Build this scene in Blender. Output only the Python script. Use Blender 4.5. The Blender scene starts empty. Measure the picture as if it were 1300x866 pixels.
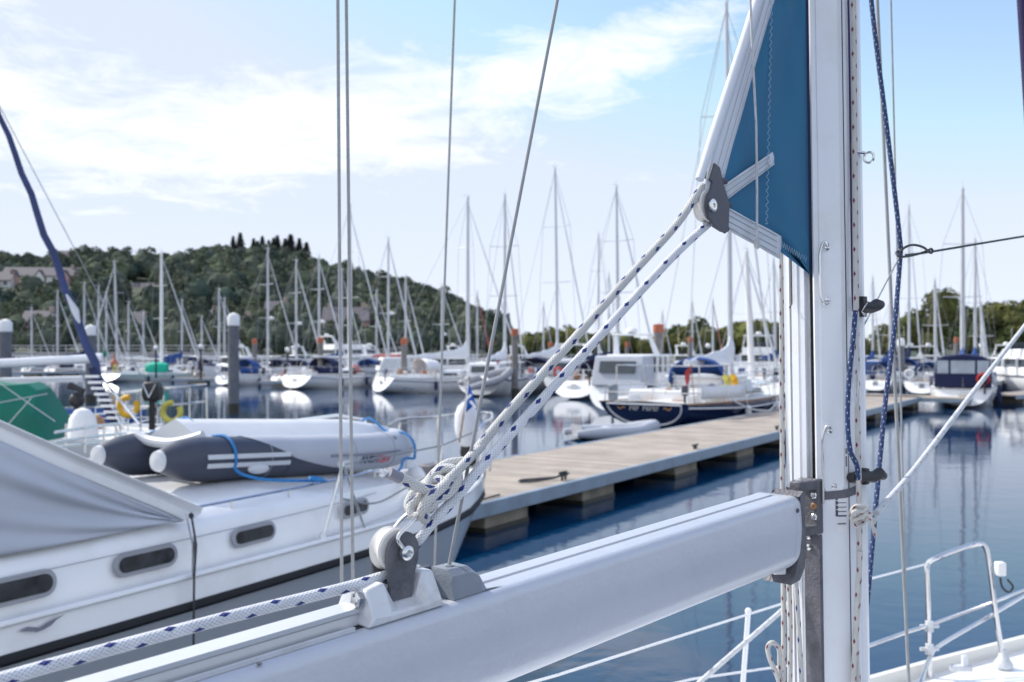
import bpy, math, random
import numpy as np
from mathutils import Vector as V, Matrix, noise as mnoise
R = math.radians; PI = math.pi
random.seed(7)
S = bpy.context.scene; C = S.collection
F = 1264.0; CH = 2.85; HY = 440.0      # lens in photo pixels, eye height, horizon row

def P(x, y, d): return V(((x-650)/F*d, d, CH+(HY-y)/F*d))
def PZ(x, y, z):
    d = (CH-z)*F/(y-HY); return V(((x-650)/F*d, d, z))

# ------------------------------------------------------------------ materials
def mat(name, col, rough=.5, metal=0, var=.06, scale=4, bump=0, bscale=60, coat=0, spec=.5, dirt=None, dscale=2, damt=.5):
    m = bpy.data.materials.new(name); m.use_nodes = True
    nt = m.node_tree; N = nt.nodes; L = nt.links; b = N['Principled BSDF']
    b.inputs['Roughness'].default_value = rough; b.inputs['Metallic'].default_value = metal
    b.inputs['Coat Weight'].default_value = coat; b.inputs['Specular IOR Level'].default_value = spec
    tc = N.new('ShaderNodeTexCoord'); nz = N.new('ShaderNodeTexNoise'); nz.inputs['Scale'].default_value = scale
    nz.inputs['Detail'].default_value = 6
    L.new(tc.outputs['Object'], nz.inputs['Vector'])
    r = N.new('ShaderNodeValToRGB'); r.color_ramp.elements[0].position = .3; r.color_ramp.elements[1].position = .7
    r.color_ramp.elements[0].color = [max(0, c*(1-var)) for c in col]+[1]
    r.color_ramp.elements[1].color = [min(1, c*(1+var)) for c in col]+[1]
    L.new(nz.outputs['Fac'], r.inputs['Fac']); out = r.outputs['Color']
    if dirt:
        n2 = N.new('ShaderNodeTexNoise'); n2.inputs['Scale'].default_value = dscale; n2.inputs['Detail'].default_value = 8
        n2.inputs['Roughness'].default_value = .7; L.new(tc.outputs['Object'], n2.inputs['Vector'])
        r2 = N.new('ShaderNodeValToRGB'); r2.color_ramp.elements[0].position = .5; r2.color_ramp.elements[1].position = .75
        r2.color_ramp.elements[1].color = (damt,)*3+(1,); r2.color_ramp.elements[0].color = (0, 0, 0, 1)
        mx = N.new('ShaderNodeMix'); mx.data_type = 'RGBA'; L.new(n2.outputs['Fac'], r2.inputs['Fac'])
        L.new(r2.outputs['Color'], mx.inputs['Factor']); L.new(out, mx.inputs['A']); mx.inputs['B'].default_value = (*dirt, 1)
        out = mx.outputs['Result']
    L.new(out, b.inputs['Base Color'])
    rr = N.new('ShaderNodeMapRange'); rr.inputs['To Min'].default_value = max(.02, rough*.8); rr.inputs['To Max'].default_value = min(1, rough*1.25)
    L.new(nz.outputs['Fac'], rr.inputs['Value']); L.new(rr.outputs['Result'], b.inputs['Roughness'])
    if bump:
        n3 = N.new('ShaderNodeTexNoise'); n3.inputs['Scale'].default_value = bscale; n3.inputs['Detail'].default_value = 4
        L.new(tc.outputs['Object'], n3.inputs['Vector'])
        bp = N.new('ShaderNodeBump'); bp.inputs['Strength'].default_value = bump; bp.inputs['Distance'].default_value = .01
        L.new(n3.outputs['Fac'], bp.inputs['Height']); L.new(bp.outputs['Normal'], b.inputs['Normal'])
    return m

class G:                                    # small expression helper for node maths
    def __init__(s, nt): s.nt = nt
    def m(s, op, *a, clamp=False):
        n = s.nt.nodes.new('ShaderNodeMath'); n.operation = op; n.use_clamp = clamp
        for i, x in enumerate(a):
            if isinstance(x, (int, float)): n.inputs[i].default_value = x
            else: s.nt.links.new(x, n.inputs[i])
        return n.outputs[0]

def rope_mat(name, base, fleck, kv=28, kind=0):
    """braided rope from the tube's own UV: u round the rope, v metres along it"""
    m = mat(name, base, .75, var=.08, scale=30); nt = m.node_tree; N = nt.nodes; L = nt.links; b = N['Principled BSDF']; g = G(nt)
    uv = N.new('ShaderNodeUVMap'); sp = N.new('ShaderNodeSeparateXYZ'); L.new(uv.outputs[0], sp.inputs[0]); u, v = sp.outputs[0], sp.outputs[1]
    vv = g.m('MULTIPLY', v, kv); row = g.m('FLOOR', vv); fv = g.m('FRACT', vv)
    nb = 2 if kind == 0 else 3
    fu = g.m('FRACT', g.m('ADD', g.m('MULTIPLY', u, nb), g.m('MULTIPLY', row, .5 if kind == 0 else .37)))
    du = g.m('MULTIPLY', g.m('ABSOLUTE', g.m('SUBTRACT', fu, .5)), 2.0 if kind == 0 else 1.7)
    dv = g.m('MULTIPLY', g.m('ABSOLUTE', g.m('SUBTRACT', fv, .5)), 1.35 if kind == 0 else 1.2)
    mask = g.m('LESS_THAN', g.m('ADD', du, dv), .33 if kind == 0 else .27)
    old = b.inputs['Base Color'].links[0].from_socket
    mx = N.new('ShaderNodeMix'); mx.data_type = 'RGBA'; L.new(mask, mx.inputs['Factor']); L.new(old, mx.inputs['A'])
    mx.inputs['B'].default_value = (*fleck, 1)
    a = g.m('SINE', g.m('ADD', g.m('MULTIPLY', u, 2*PI*10), g.m('MULTIPLY', v, 900)))
    c = g.m('SINE', g.m('SUBTRACT', g.m('MULTIPLY', u, 2*PI*10), g.m('MULTIPLY', v, 900)))
    h = g.m('MAXIMUM', a, c)
    mr = N.new('ShaderNodeMapRange'); L.new(h, mr.inputs['Value']); mr.inputs['From Min'].default_value = -1
    mr.inputs['To Min'].default_value = .62; mr.inputs['To Max'].default_value = 1.04
    mu = N.new('ShaderNodeMix'); mu.data_type = 'RGBA'; mu.blend_type = 'MULTIPLY'; mu.inputs['Factor'].default_value = 1
    L.new(mx.outputs['Result'], mu.inputs['A']); L.new(mr.outputs[0], mu.inputs['B']); L.new(mu.outputs['Result'], b.inputs['Base Color'])
    bp = N.new('ShaderNodeBump'); bp.inputs['Strength'].default_value = .6; bp.inputs['Distance'].default_value = .0012
    L.new(h, bp.inputs['Height']); L.new(bp.outputs['Normal'], b.inputs['Normal'])
    return m

M = {}
M['gel'] = mat('white_gelcoat', (.84, .85, .86), .22, var=.03, scale=.8, coat=.3, dirt=(.52, .5, .45), dscale=1.2, damt=.35)
M['gel2'] = mat('cream_gelcoat', (.74, .72, .66), .28, var=.04, scale=.8, coat=.2, dirt=(.5, .47, .4), dscale=1.5, damt=.35)
M['shadehull'] = mat('shade_grey_gelcoat', (.47, .5, .53), .3, var=.04, scale=.8, coat=.2)  # grey carries the shade on the inward-curving lower hull
M['deck'] = mat('deck_paint', (.66, .66, .64), .6, var=.06, scale=3, bump=.2, bscale=40, dirt=(.4, .38, .33), damt=.4)
M['navy'] = mat('navy_hull', (.012, .022, .07), .2, var=.15, coat=.4)
M['bluehull'] = mat('blue_hull', (.03, .1, .3), .25, var=.1, coat=.3)
M['redhull'] = mat('red_hull', (.3, .04, .035), .35, var=.1)
M['greenhull'] = mat('green_hull', (.0, .33, .24), .35, var=.1)
M['blackhull'] = mat('black_hull', (.02, .02, .024), .3, var=.1, coat=.3)
M['alu'] = mat('anodised_aluminium', (.62, .64, .67), .38, .35, var=.04, scale=2)
M['aluf'] = mat('backlit_spar_paint', (.55, .57, .6), .45, .1, var=.03, scale=2)  # spar white greyed down, backlit shade put into its colour
M['spar'] = mat('white_spar_paint', (.76, .78, .82), .3, .0, var=.03, scale=1.2, bump=.05, bscale=90, coat=.25, dirt=(.6, .57, .5), dscale=5, damt=.35)
M['boom'] = mat('silver_boom_anodising', (.51, .54, .6), .36, .3, var=.03, scale=1.5, bump=.08, bscale=90, dirt=(.42, .43, .45), dscale=14, damt=.28)
M['cast'] = mat('grey_cast_metal', (.13, .13, .15), .55, .35, var=.25, scale=25, bump=.35, bscale=160, dirt=(.25, .24, .23), dscale=30, damt=.5)
M['castw'] = mat('pale_cast_metal', (.63, .65, .68), .45, .2, var=.06, scale=20, bump=.12, bscale=120, dirt=(.25, .23, .17), dscale=14, damt=.55)
M['steel'] = mat('stainless_steel', (.66, .66, .66), .2, .95, var=.06, scale=10)
M['wire'] = mat('rigging_wire', (.3, .31, .32), .65, .15, var=.1, scale=30)
M['darkwire'] = mat('black_line', (.03, .035, .04), .6, var=.2, scale=30)
M['black'] = mat('black_plastic', (.02, .02, .022), .5, var=.2, scale=10)
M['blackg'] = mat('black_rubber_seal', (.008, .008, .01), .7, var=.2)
M['greyp'] = mat('grey_plastic', (.2, .23, .27), .45, var=.1, scale=20, bump=.15, bscale=200)
M['dkgreyp'] = mat('dark_grey_nylon', (.05, .055, .08), .42, var=.1, scale=20, bump=.1, bscale=200)
M['sheave'] = mat('white_sheave_plastic', (.7, .68, .64), .5, var=.06, scale=20, dirt=(.4, .37, .3), dscale=20, damt=.4)
M['canvasblue'] = mat('blue_canvas', (.02, .07, .25), .85, var=.15, bump=.3, bscale=25)
M['canvasnavy'] = mat('navy_canvas', (.012, .02, .075), .85, var=.2, bump=.3, bscale=25)
M['canvasgreen'] = mat('green_canvas', (.0, .16, .11), .7, var=.15, scale=3, bump=.4, bscale=8)
M['canvasmint'] = mat('bright_green_canvas', (.0, .42, .28), .7, var=.15, bump=.4, bscale=8)
M['canvaswhite'] = mat('white_sailcloth', (.68, .7, .74), .8, var=.06, bump=.4, bscale=9)
M['canvasgrey'] = mat('grey_canvas', (.46, .49, .55), .85, var=.05, scale=2, bump=.25, bscale=7)
M['canvasred'] = mat('faded_red_canvas', (.42, .12, .12), .85, var=.15)
M['purple'] = mat('dark_purple_canvas', (.035, .025, .09), .85, var=.3, bump=.3, bscale=20)
M['blindblue'] = mat('blue_striped_canvas', (.045, .065, .17), .8, var=.2, bump=.3, bscale=20)
M['glass'] = mat('tinted_window', (.03, .04, .05), .08, var=.3, scale=2, spec=.8)
M['clear'] = mat('clear_vinyl', (.42, .47, .53), .15, var=.15, scale=2)
M['glassdk'] = mat('curtained_window', (.028, .03, .035), .2, var=.7, scale=9, spec=.25)
M['teak'] = mat('teak', (.3, .16, .08), .6, var=.2, scale=8)
M['yellow'] = mat('yellow_foam', (.75, .42, .02), .6, var=.1)
M['paleyellow'] = mat('faded_yellow_foam', (.55, .5, .1), .7, var=.15)
M['orange'] = mat('orange_plastic', (.4, .12, .06), .6, var=.1)
M['red'] = mat('red_paint', (.5, .03, .03), .5, var=.1)
M['bluerope'] = mat('blue_polypropylene_rope', (.02, .2, .5), .6, var=.2, scale=40, bump=.5, bscale=200)
M['hyp'] = mat('grey_inflatable_fabric', (.42, .44, .49), .5, var=.04, scale=3, bump=.1, bscale=20)
M['hypd'] = mat('dark_inflatable_fabric', (.045, .053, .08), .48, var=.1, scale=3, bump=.1, bscale=20)
M['hypw'] = mat('pale_inflatable_fabric', (.58, .6, .63), .5, var=.05, scale=3, bump=.15, bscale=10)
M['rubber'] = mat('grey_rubber', (.33, .34, .37), .7, var=.1)
M['pile'] = mat('weathered_steel_pile', (.13, .14, .165), .6, .1, var=.2, scale=3, bump=.3, bscale=20, dirt=(.2, .17, .13), dscale=1.5, damt=.6)
M['pilewood'] = mat('grey_timber_pile', (.2, .19, .185), .8, var=.25, scale=4, bump=.4, bscale=20)
M['weed'] = mat('wet_weed', (.03, .03, .022), .5, var=.4, scale=6)
M['white'] = mat('white_plastic', (.8, .8, .8), .4, var=.03)
M['conc'] = mat('concrete', (.26, .23, .18), .85, var=.25, scale=3, bump=.6, bscale=14, dirt=(.07, .07, .05), dscale=2, damt=.8)
M['fascia'] = mat('blue_grey_steel_beam', (.26, .33, .4), .5, .2, var=.12, scale=2, dirt=(.12, .1, .08), dscale=3, damt=.4)
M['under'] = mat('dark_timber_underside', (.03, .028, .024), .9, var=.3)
M['gold'] = mat('gold_paint', (.5, .27, .12), .45, .1, var=.1)
M['label'] = mat('dark_label_ink', (.06, .07, .12), .5, var=.1)
M['labelred'] = mat('red_label_ink', (.5, .06, .08), .5, var=.1)
M['labelgrey'] = mat('grey_label_ink', (.22, .22, .26), .5, var=.1)
M['sailblue'] = mat('petrol_blue_acrylic', (.03, .155, .28), .85, var=.05, scale=6, bump=.25, bscale=500)
M['sailtape'] = mat('sail_webbing', (.6, .64, .69), .8, var=.06, scale=20, bump=.3, bscale=300, dirt=(.42, .42, .4), dscale=18, damt=.4)
M['sailcloth'] = mat('white_dacron', (.62, .65, .7), .7, var=.05, scale=6)
M['thread'] = mat('pale_thread', (.3, .42, .52), .8, var=.05)
M['greythread'] = mat('grey_thread', (.25, .26, .28), .8, var=.05)
M['flagblue'] = mat('flag_blue', (.01, .1, .45), .7, var=.1)
M['rwhite'] = rope_mat('white_rope_blue_fleck', (.72, .74, .78), (.015, .035, .2), 26, 0)
M['rworn'] = rope_mat('worn_white_rope_blue_fleck', (.62, .62, .6), (.03, .05, .2), 26, 0)
M['rred'] = rope_mat('white_rope_red_fleck', (.64, .63, .6), (.22, .03, .05), 34, 0)
M['rblue'] = rope_mat('blue_rope_white_fleck', (.03, .06, .17), (.5, .55, .65), 75, 1)
M['rplain'] = rope_mat('plain_white_rope', (.68, .7, .72), (.5, .5, .5), 26, 0)
M['stone'] = mat('shore_stone', (.16, .15, .14), .9, var=.4, scale=.6, bump=.8, bscale=2)
M['quay'] = mat('quay_wall', (.34, .33, .32), .85, var=.2, scale=.4)
M['grass'] = mat('hill_undergrowth', (.04, .055, .03), .95, var=.4, scale=.05)
M['trunk'] = mat('bark', (.08, .065, .05), .9, var=.3, scale=2)
M['render_w'] = mat('white_render', (.68, .66, .64), .85, var=.05)
M['render_p'] = mat('pink_render', (.5, .3, .28), .85, var=.08)
M['render_c'] = mat('sandstone', (.38, .31, .25), .85, var=.12)
M['slate'] = mat('slate_roof', (.11, .1, .115), .7, var=.15)
M['tile'] = mat('red_tile_roof', (.15, .1, .1), .8, var=.15)

def leaf_mat(name, a, b, scale=.12):
    m = bpy.data.materials.new(name); m.use_nodes = True; nt = m.node_tree; N = nt.nodes; L = nt.links; p = N['Principled BSDF']
    geo = N.new('ShaderNodeNewGeometry'); nz = N.new('ShaderNodeTexNoise'); nz.inputs['Scale'].default_value = scale; nz.inputs['Detail'].default_value = 2
    L.new(geo.outputs['Position'], nz.inputs['Vector'])
    n2 = N.new('ShaderNodeTexNoise'); n2.inputs['Scale'].default_value = 1.1; L.new(geo.outputs['Position'], n2.inputs['Vector'])
    g = G(nt); f = g.m('ADD', g.m('MULTIPLY', nz.outputs['Fac'], .75), g.m('MULTIPLY', n2.outputs['Fac'], .25))
    r = N.new('ShaderNodeValToRGB'); e = r.color_ramp.elements; e[0].position = .36; e[1].position = .64
    e[0].color = (*a, 1); e[1].color = (*b, 1); em = e.new(.52); em.color = (a[0]*.55+b[0]*.55, a[1]*.5+b[1]*.42, a[2]*.6+b[2]*.4, 1); L.new(f, r.inputs['Fac']); L.new(r.outputs['Color'], p.inputs['Base Color'])
    p.inputs['Roughness'].default_value = .9; p.inputs['Specular IOR Level'].default_value = .05
    return m
M['leafhill'] = leaf_mat('hazed_woodland_leaves', (.055, .085, .072), (.12, .155, .09), .09)  # bluish, muted tones put distance haze into the leaf colour
M['leafnear'] = leaf_mat('tree_leaves', (.045, .07, .03), (.135, .155, .05), .12)
M['leafcon'] = leaf_mat('conifer_needles', (.08, .11, .1), (.12, .15, .125), .2)

# ------------------------------------------------------------------ mesh builder
class MB:
    def __init__(s): s.v = []; s.f = []; s.uv = {}; s.M = None
    def _add(s, vs, fs):
        o = len(s.v)
        s.v += [(s.M @ V(p)) if s.M else V(p) for p in vs]; s.f += [tuple(i+o for i in f) for f in fs]; return o
    def box(s, c, sz, rot=None):
        x, y, z = [k/2 for k in sz]; c = V(c)
        vs = [V((a*x, b*y, d*z)) for d in (-1, 1) for b in (-1, 1) for a in (-1, 1)]
        if rot is not None: vs = [rot @ p for p in vs]
        s._add([p+c for p in vs], [(0, 2, 3, 1), (4, 5, 7, 6), (0, 1, 5, 4), (2, 6, 7, 3), (0, 4, 6, 2), (1, 3, 7, 5)]); return s
    def tube(s, pts, r, n=8, cap=True, ends=None):
        pts = [V(p) for p in pts]; m = len(pts); rr = r if isinstance(r, (list, tuple)) else [r]*m
        T = [(pts[min(i+1, m-1)]-pts[max(i-1, 0)]).normalized() for i in range(m)]
        a = T[0].orthogonal().normalized(); vs = []; L = 0; base = len(s.f)
        lens = []
        for i in range(m):
            if i: L += (pts[i]-pts[i-1]).length; a = (a-T[i]*a.dot(T[i])).normalized()
            b = T[i].cross(a); lens.append(L)
            for k in range(n):
                t = 2*PI*k/n; vs.append(pts[i]+(a*math.cos(t)+b*math.sin(t))*rr[i])
        fs = []
        for i in range(m-1):
            for k in range(n):
                k2 = (k+1) % n; fs.append((i*n+k, i*n+k2, (i+1)*n+k2, (i+1)*n+k))
                s.uv[base+len(fs)-1] = [(k/n, lens[i]), ((k+1)/n, lens[i]), ((k+1)/n, lens[i+1]), (k/n, lens[i+1])]
        if cap: fs += [tuple(range(n-1, -1, -1)), tuple((m-1)*n+k for k in range(n))]
        s._add(vs, fs); return s
    def loft(s, rings, closed=True, caps=True):
        n = len(rings[0]); vs = [p for r in rings for p in r]; fs = []
        for i in range(len(rings)-1):
            for k in range(n if closed else n-1):
                k2 = (k+1) % n; fs.append((i*n+k, i*n+k2, (i+1)*n+k2, (i+1)*n+k))
        if caps: fs += [tuple(range(n-1, -1, -1)), tuple((len(rings)-1)*n+k for k in range(n))]
        s._add(vs, fs); return s
    def prism(s, poly, d):                 # poly: world points, d: extrusion vector
        n = len(poly); poly = [V(p) for p in poly]; d = V(d)
        s._add(poly+[p+d for p in poly], [tuple(range(n-1, -1, -1)), tuple(range(n, 2*n))]+[(i, (i+1) % n, n+(i+1) % n, n+i) for i in range(n)]); return s
    def lathe(s, prof, o=(0, 0, 0), ax=(0, 0, 1), n=16):
        o = V(o); ax = V(ax).normalized(); a = ax.orthogonal().normalized(); b = ax.cross(a)
        rings = [[o+ax*z+(a*math.cos(2*PI*k/n)+b*math.sin(2*PI*k/n))*max(r, 1e-5) for k in range(n)] for r, z in prof]
        return s.loft(rings)
    def ball(s, c, rad, n=10):
        rad = (rad,)*3 if isinstance(rad, (int, float)) else rad; c = V(c)
        rings = [[c+V((rad[0]*math.sin(t)*math.cos(2*PI*k/n), rad[1]*math.sin(t)*math.sin(2*PI*k/n), rad[2]*math.cos(t))) for k in range(n)]
                 for t in [PI*(i+.02)/(n*.6+.04) for i in range(int(n*.6)+1)]]
        return s.loft(rings)
    def torus(s, c, Rr, r, ax=(0, 0, 1), n=20, m=8, a0=0, a1=2*PI):
        ax = V(ax).normalized(); a = ax.orthogonal().normalized(); b = ax.cross(a); c = V(c)
        return s.tube([c+(a*math.cos(a0+(a1-a0)*i/n)+b*math.sin(a0+(a1-a0)*i/n))*Rr for i in range(n+1)], r, m)
    def poly(s, pts): s._add(pts, [tuple(range(len(pts)))]); return s
    def grid(s, rows): return s.loft(rows, closed=False, caps=False)
    def build(s, name, m, parent=None, bevel=0, world=False, smooth=35, solid=0):
        me = bpy.data.meshes.new(name); vs = s.v
        if parent is not None and world:
            I = WM(parent).inverted(); vs = [I @ p for p in vs]
        me.from_pydata([tuple(p) for p in vs], [], s.f); me.validate()
        if s.uv and len(me.polygons) == len(s.f):
            uvl = me.uv_layers.new(name='UVMap')
            for fi, c in s.uv.items():
                st = me.polygons[fi].loop_start
                for j, q in enumerate(c): uvl.data[st+j].uv = q
        me.materials.append(m)
        if smooth:
            me.polygons.foreach_set('use_smooth', [True]*len(me.polygons)); me.set_sharp_from_angle(angle=R(smooth))
        o = bpy.data.objects.new(name, me); C.objects.link(o)
        if parent is not None: o.parent = parent
        if solid:
            md = o.modifiers.new('thickness', 'SOLIDIFY'); md.thickness = solid; md.offset = 0
        if bevel:
            md = o.modifiers.new('bevel', 'BEVEL'); md.width = bevel; md.segments = 2; md.limit_method = 'ANGLE'; md.angle_limit = R(40)
        return o
ROOT = {}
def WM(o):
    while o.parent: o = o.parent
    return ROOT.get(o.name, Matrix.Identity(4))
def tag(o, label=None, cat=None, group=None, kind=None):
    if label: o['label'] = label
    if cat: o['category'] = cat
    if group: o['group'] = group
    if kind: o['kind'] = kind
    return o
def thing(name, label, cat, loc=(0, 0, 0), rz=0, group=None):
    o = bpy.data.objects.new(name, None); C.objects.link(o); o.location = loc; o.rotation_euler = (0, 0, rz)
    o.empty_display_size = .3
    ROOT[o.name] = Matrix.Translation(V(loc)) @ Matrix.Rotation(rz, 4, 'Z'); return tag(o, label, cat, group)
def lerp(a, b, t): return a+(b-a)*t
def interp(x, xs, ys): return float(np.interp(x, xs, ys))
def smooth_path(pts, k=6):                  # Catmull-Rom through the points
    pts = [V(p) for p in pts]; q = [pts[0]*2-pts[1]]+pts+[pts[-1]*2-pts[-2]]; out = []
    for i in range(1, len(q)-2):
        for j in range(k):
            t = j/k; a, b, c, d = q[i-1], q[i], q[i+1], q[i+2]
            out.append(.5*((2*b)+(c-a)*t+(2*a-5*b+4*c-d)*t*t+(3*b-a-3*c+d)*t**3))
    return out+[pts[-1]]

# ------------------------------------------------------------------ world, sun, camera
SUN_AZ = -60; SUN_EL = 40
w = bpy.data.worlds.new('World'); S.world = w; w.use_nodes = True
nt = w.node_tree; N = nt.nodes; L = nt.links; bg = N['Background']; g = G(nt)
sky = N.new('ShaderNodeTexSky'); sky.sky_type = 'NISHITA'; sky.sun_disc = False
sky.sun_elevation = R(SUN_EL); sky.sun_rotation = R(SUN_AZ); sky.air_density = 1.0; sky.dust_density = .7; sky.ozone_density = 2.0
tc = N.new('ShaderNodeTexCoord'); sp = N.new('ShaderNodeSeparateXYZ'); L.new(tc.outputs['Generated'], sp.inputs[0])
X, Y, Z = sp.outputs
az = g.m('ARCTAN2', X, Y); el = g.m('ARCSINE', Z)
def blob(px, py, rx, ry, rot, amp):
    a0 = math.atan((px-650)/F); e0 = math.atan((HY-py)/F*math.cos(a0))
    dx = g.m('SUBTRACT', az, a0); dy = g.m('SUBTRACT', el, e0); c, s_ = math.cos(rot), math.sin(rot)
    u = g.m('DIVIDE', g.m('ADD', g.m('MULTIPLY', dx, c), g.m('MULTIPLY', dy, s_)), rx/F)
    v = g.m('DIVIDE', g.m('SUBTRACT', g.m('MULTIPLY', dy, c), g.m('MULTIPLY', dx, s_)), ry/F)
    q = g.m('ADD', g.m('MULTIPLY', u, u), g.m('MULTIPLY', v, v))
    return g.m('MULTIPLY', g.m('EXPONENT', g.m('MULTIPLY', q, -1)), amp)
zz = g.m('ADD', g.m('MAXIMUM', Z, 0), .12)
cv = N.new('ShaderNodeCombineXYZ'); L.new(g.m('DIVIDE', X, zz), cv.inputs[0]); L.new(g.m('DIVIDE', Y, zz), cv.inputs[1])
cn = N.new('ShaderNodeTexNoise'); cn.inputs['Scale'].default_value = 4.2; cn.inputs['Detail'].default_value = 11; cn.inputs['Roughness'].default_value = .68
cn.inputs['Distortion'].default_value = .5; L.new(cv.outputs[0], cn.inputs['Vector'])
cm = blob(20, 120, 150, 110, .0, .9)
for b_ in ((330, 150, 150, 70, .1, .6), (560, 120, 280, 60, .13, .75), (800, 60, 200, 50, .2, .8), (500, 200, 230, 35, 0, .55), (250, 230, 130, 50, 0, .5), (795, 232, 65, 22, .2, .42), (890, 190, 30, 15, .2, .3), (95, 270, 50, 8, 0, .3)):
    cm = g.m('ADD', cm, blob(*b_))
# unseen clouds beside and behind the camera, added as extra fill light
cm = g.m('ADD', cm, g.m('MULTIPLY', g.m('GREATER_THAN', g.m('ABSOLUTE', az), .9), .75))
dens = g.m('MULTIPLY', g.m('SUBTRACT', g.m('ADD', cn.outputs['Fac'], g.m('MULTIPLY', cm, .4)), .69), 4.2, clamp=True)
veil = g.m('MULTIPLY', g.m('EXPONENT', g.m('MULTIPLY', g.m('MAXIMUM', el, 0), -7)), .55)
leftv = g.m('MULTIPLY', g.m('EXPONENT', g.m('MULTIPLY', g.m('ADD', az, .6), -2.6)), .05)
fac = g.m('MINIMUM', g.m('ADD', g.m('ADD', g.m('MULTIPLY', dens, .85), veil), g.m('MINIMUM', leftv, .45)), .97)
SKYS = .15
tint = N.new('ShaderNodeMix'); tint.data_type = 'RGBA'; tint.blend_type = 'MULTIPLY'; tint.inputs['Factor'].default_value = 1
L.new(sky.outputs[0], tint.inputs['A']); tint.inputs['B'].default_value = (1.56, 1.56, 1.8, 1)
mx = N.new('ShaderNodeMix'); mx.data_type = 'RGBA'; L.new(fac, mx.inputs['Factor']); cap_ = N.new('ShaderNodeMix'); cap_.data_type = 'RGBA'; cap_.blend_type = 'DARKEN'; cap_.inputs['Factor'].default_value = 1
L.new(tint.outputs['Result'], cap_.inputs['A']); cap_.inputs['B'].default_value = (.72/SKYS, .82/SKYS, 1.0/SKYS, 1)
L.new(cap_.outputs['Result'], mx.inputs['A'])
mx.inputs['B'].default_value = (1.04/SKYS, 1.09/SKYS, 1.18/SKYS, 1)
hz = N.new('ShaderNodeMix'); hz.data_type = 'RGBA'; hz.blend_type = 'MULTIPLY'; hz.inputs['Factor'].default_value = 1   # brightens the added out-of-view clouds to lift the fill
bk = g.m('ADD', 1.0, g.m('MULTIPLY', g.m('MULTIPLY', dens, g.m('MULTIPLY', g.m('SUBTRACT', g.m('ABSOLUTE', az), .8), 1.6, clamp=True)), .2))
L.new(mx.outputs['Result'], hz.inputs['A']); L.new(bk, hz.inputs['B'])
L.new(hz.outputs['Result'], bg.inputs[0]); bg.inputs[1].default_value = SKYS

sd = bpy.data.lights.new('sun', 'SUN'); sd.energy = 5; sd.angle = R(.6); sd.color = (1, .95, .88)
so = bpy.data.objects.new('sun', sd); C.objects.link(so)
sv = V((math.sin(R(SUN_AZ))*math.cos(R(SUN_EL)), math.cos(R(SUN_AZ))*math.cos(R(SUN_EL)), math.sin(R(SUN_EL))))
so.rotation_euler = sv.to_track_quat('Z', 'Y').to_euler()
cd = bpy.data.cameras.new('camera'); cam = bpy.data.objects.new('camera', cd); C.objects.link(cam); S.camera = cam
cam.location = (0, 0, CH); cam.rotation_euler = (R(90), 0, 0); cd.sensor_width = 36; cd.lens = 36*F/1300; cd.shift_y = 7/1300
cd.clip_start = .05; cd.clip_end = 6000
cd.dof.use_dof = True; cd.dof.focus_distance = 1.95; cd.dof.aperture_fstop = 6.0
S.view_settings.view_transform = 'Standard'; S.view_settings.look = 'None'; S.view_settings.exposure = 0

# ------------------------------------------------------------------ water
def build_water():
    m = bpy.data.materials.new('harbour_water'); m.use_nodes = True; nt = m.node_tree; N = nt.nodes; L = nt.links; b = N['Principled BSDF']
    b.inputs['Base Color'].default_value = (.003, .032, .085, 1); b.inputs['Roughness'].default_value = .03; b.inputs['IOR'].default_value = 1.36
    g = G(nt); geo = N.new('ShaderNodeNewGeometry')
    def nz(sc, stretch, det=2):
        mp = N.new('ShaderNodeMapping'); mp.inputs['Scale'].default_value = (1, stretch, 1); mp.inputs['Rotation'].default_value = (0, 0, .25)
        L.new(geo.outputs['Position'], mp.inputs[0]); n = N.new('ShaderNodeTexNoise'); n.inputs['Scale'].default_value = sc; n.inputs['Detail'].default_value = det
        L.new(mp.outputs[0], n.inputs['Vector']); return n.outputs['Fac']
    patch = g.m('MULTIPLY', g.m('SUBTRACT', nz(.09, 1.2, 2), .32), 2.6, clamp=True)
    h = g.m('ADD', g.m('MULTIPLY', nz(.8, 1.3), .0055), g.m('ADD', g.m('MULTIPLY', nz(3.2, 1.4), .0021), g.m('MULTIPLY', g.m('MULTIPLY', nz(11, 1.6, 3), .0011), patch)))
    bp = N.new('ShaderNodeBump'); bp.inputs['Strength'].default_value = 1; bp.inputs['Distance'].default_value = 1.0
    L.new(h, bp.inputs['Height']); L.new(bp.outputs[0], b.inputs['Normal'])
    mb = MB(); mb.poly([(-900, -400, 0), (1100, -400, 0), (1100, 158, 0), (-900, 158, 0)])
    tag(mb.build('water', m, smooth=0), kind='structure')
build_water()

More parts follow.
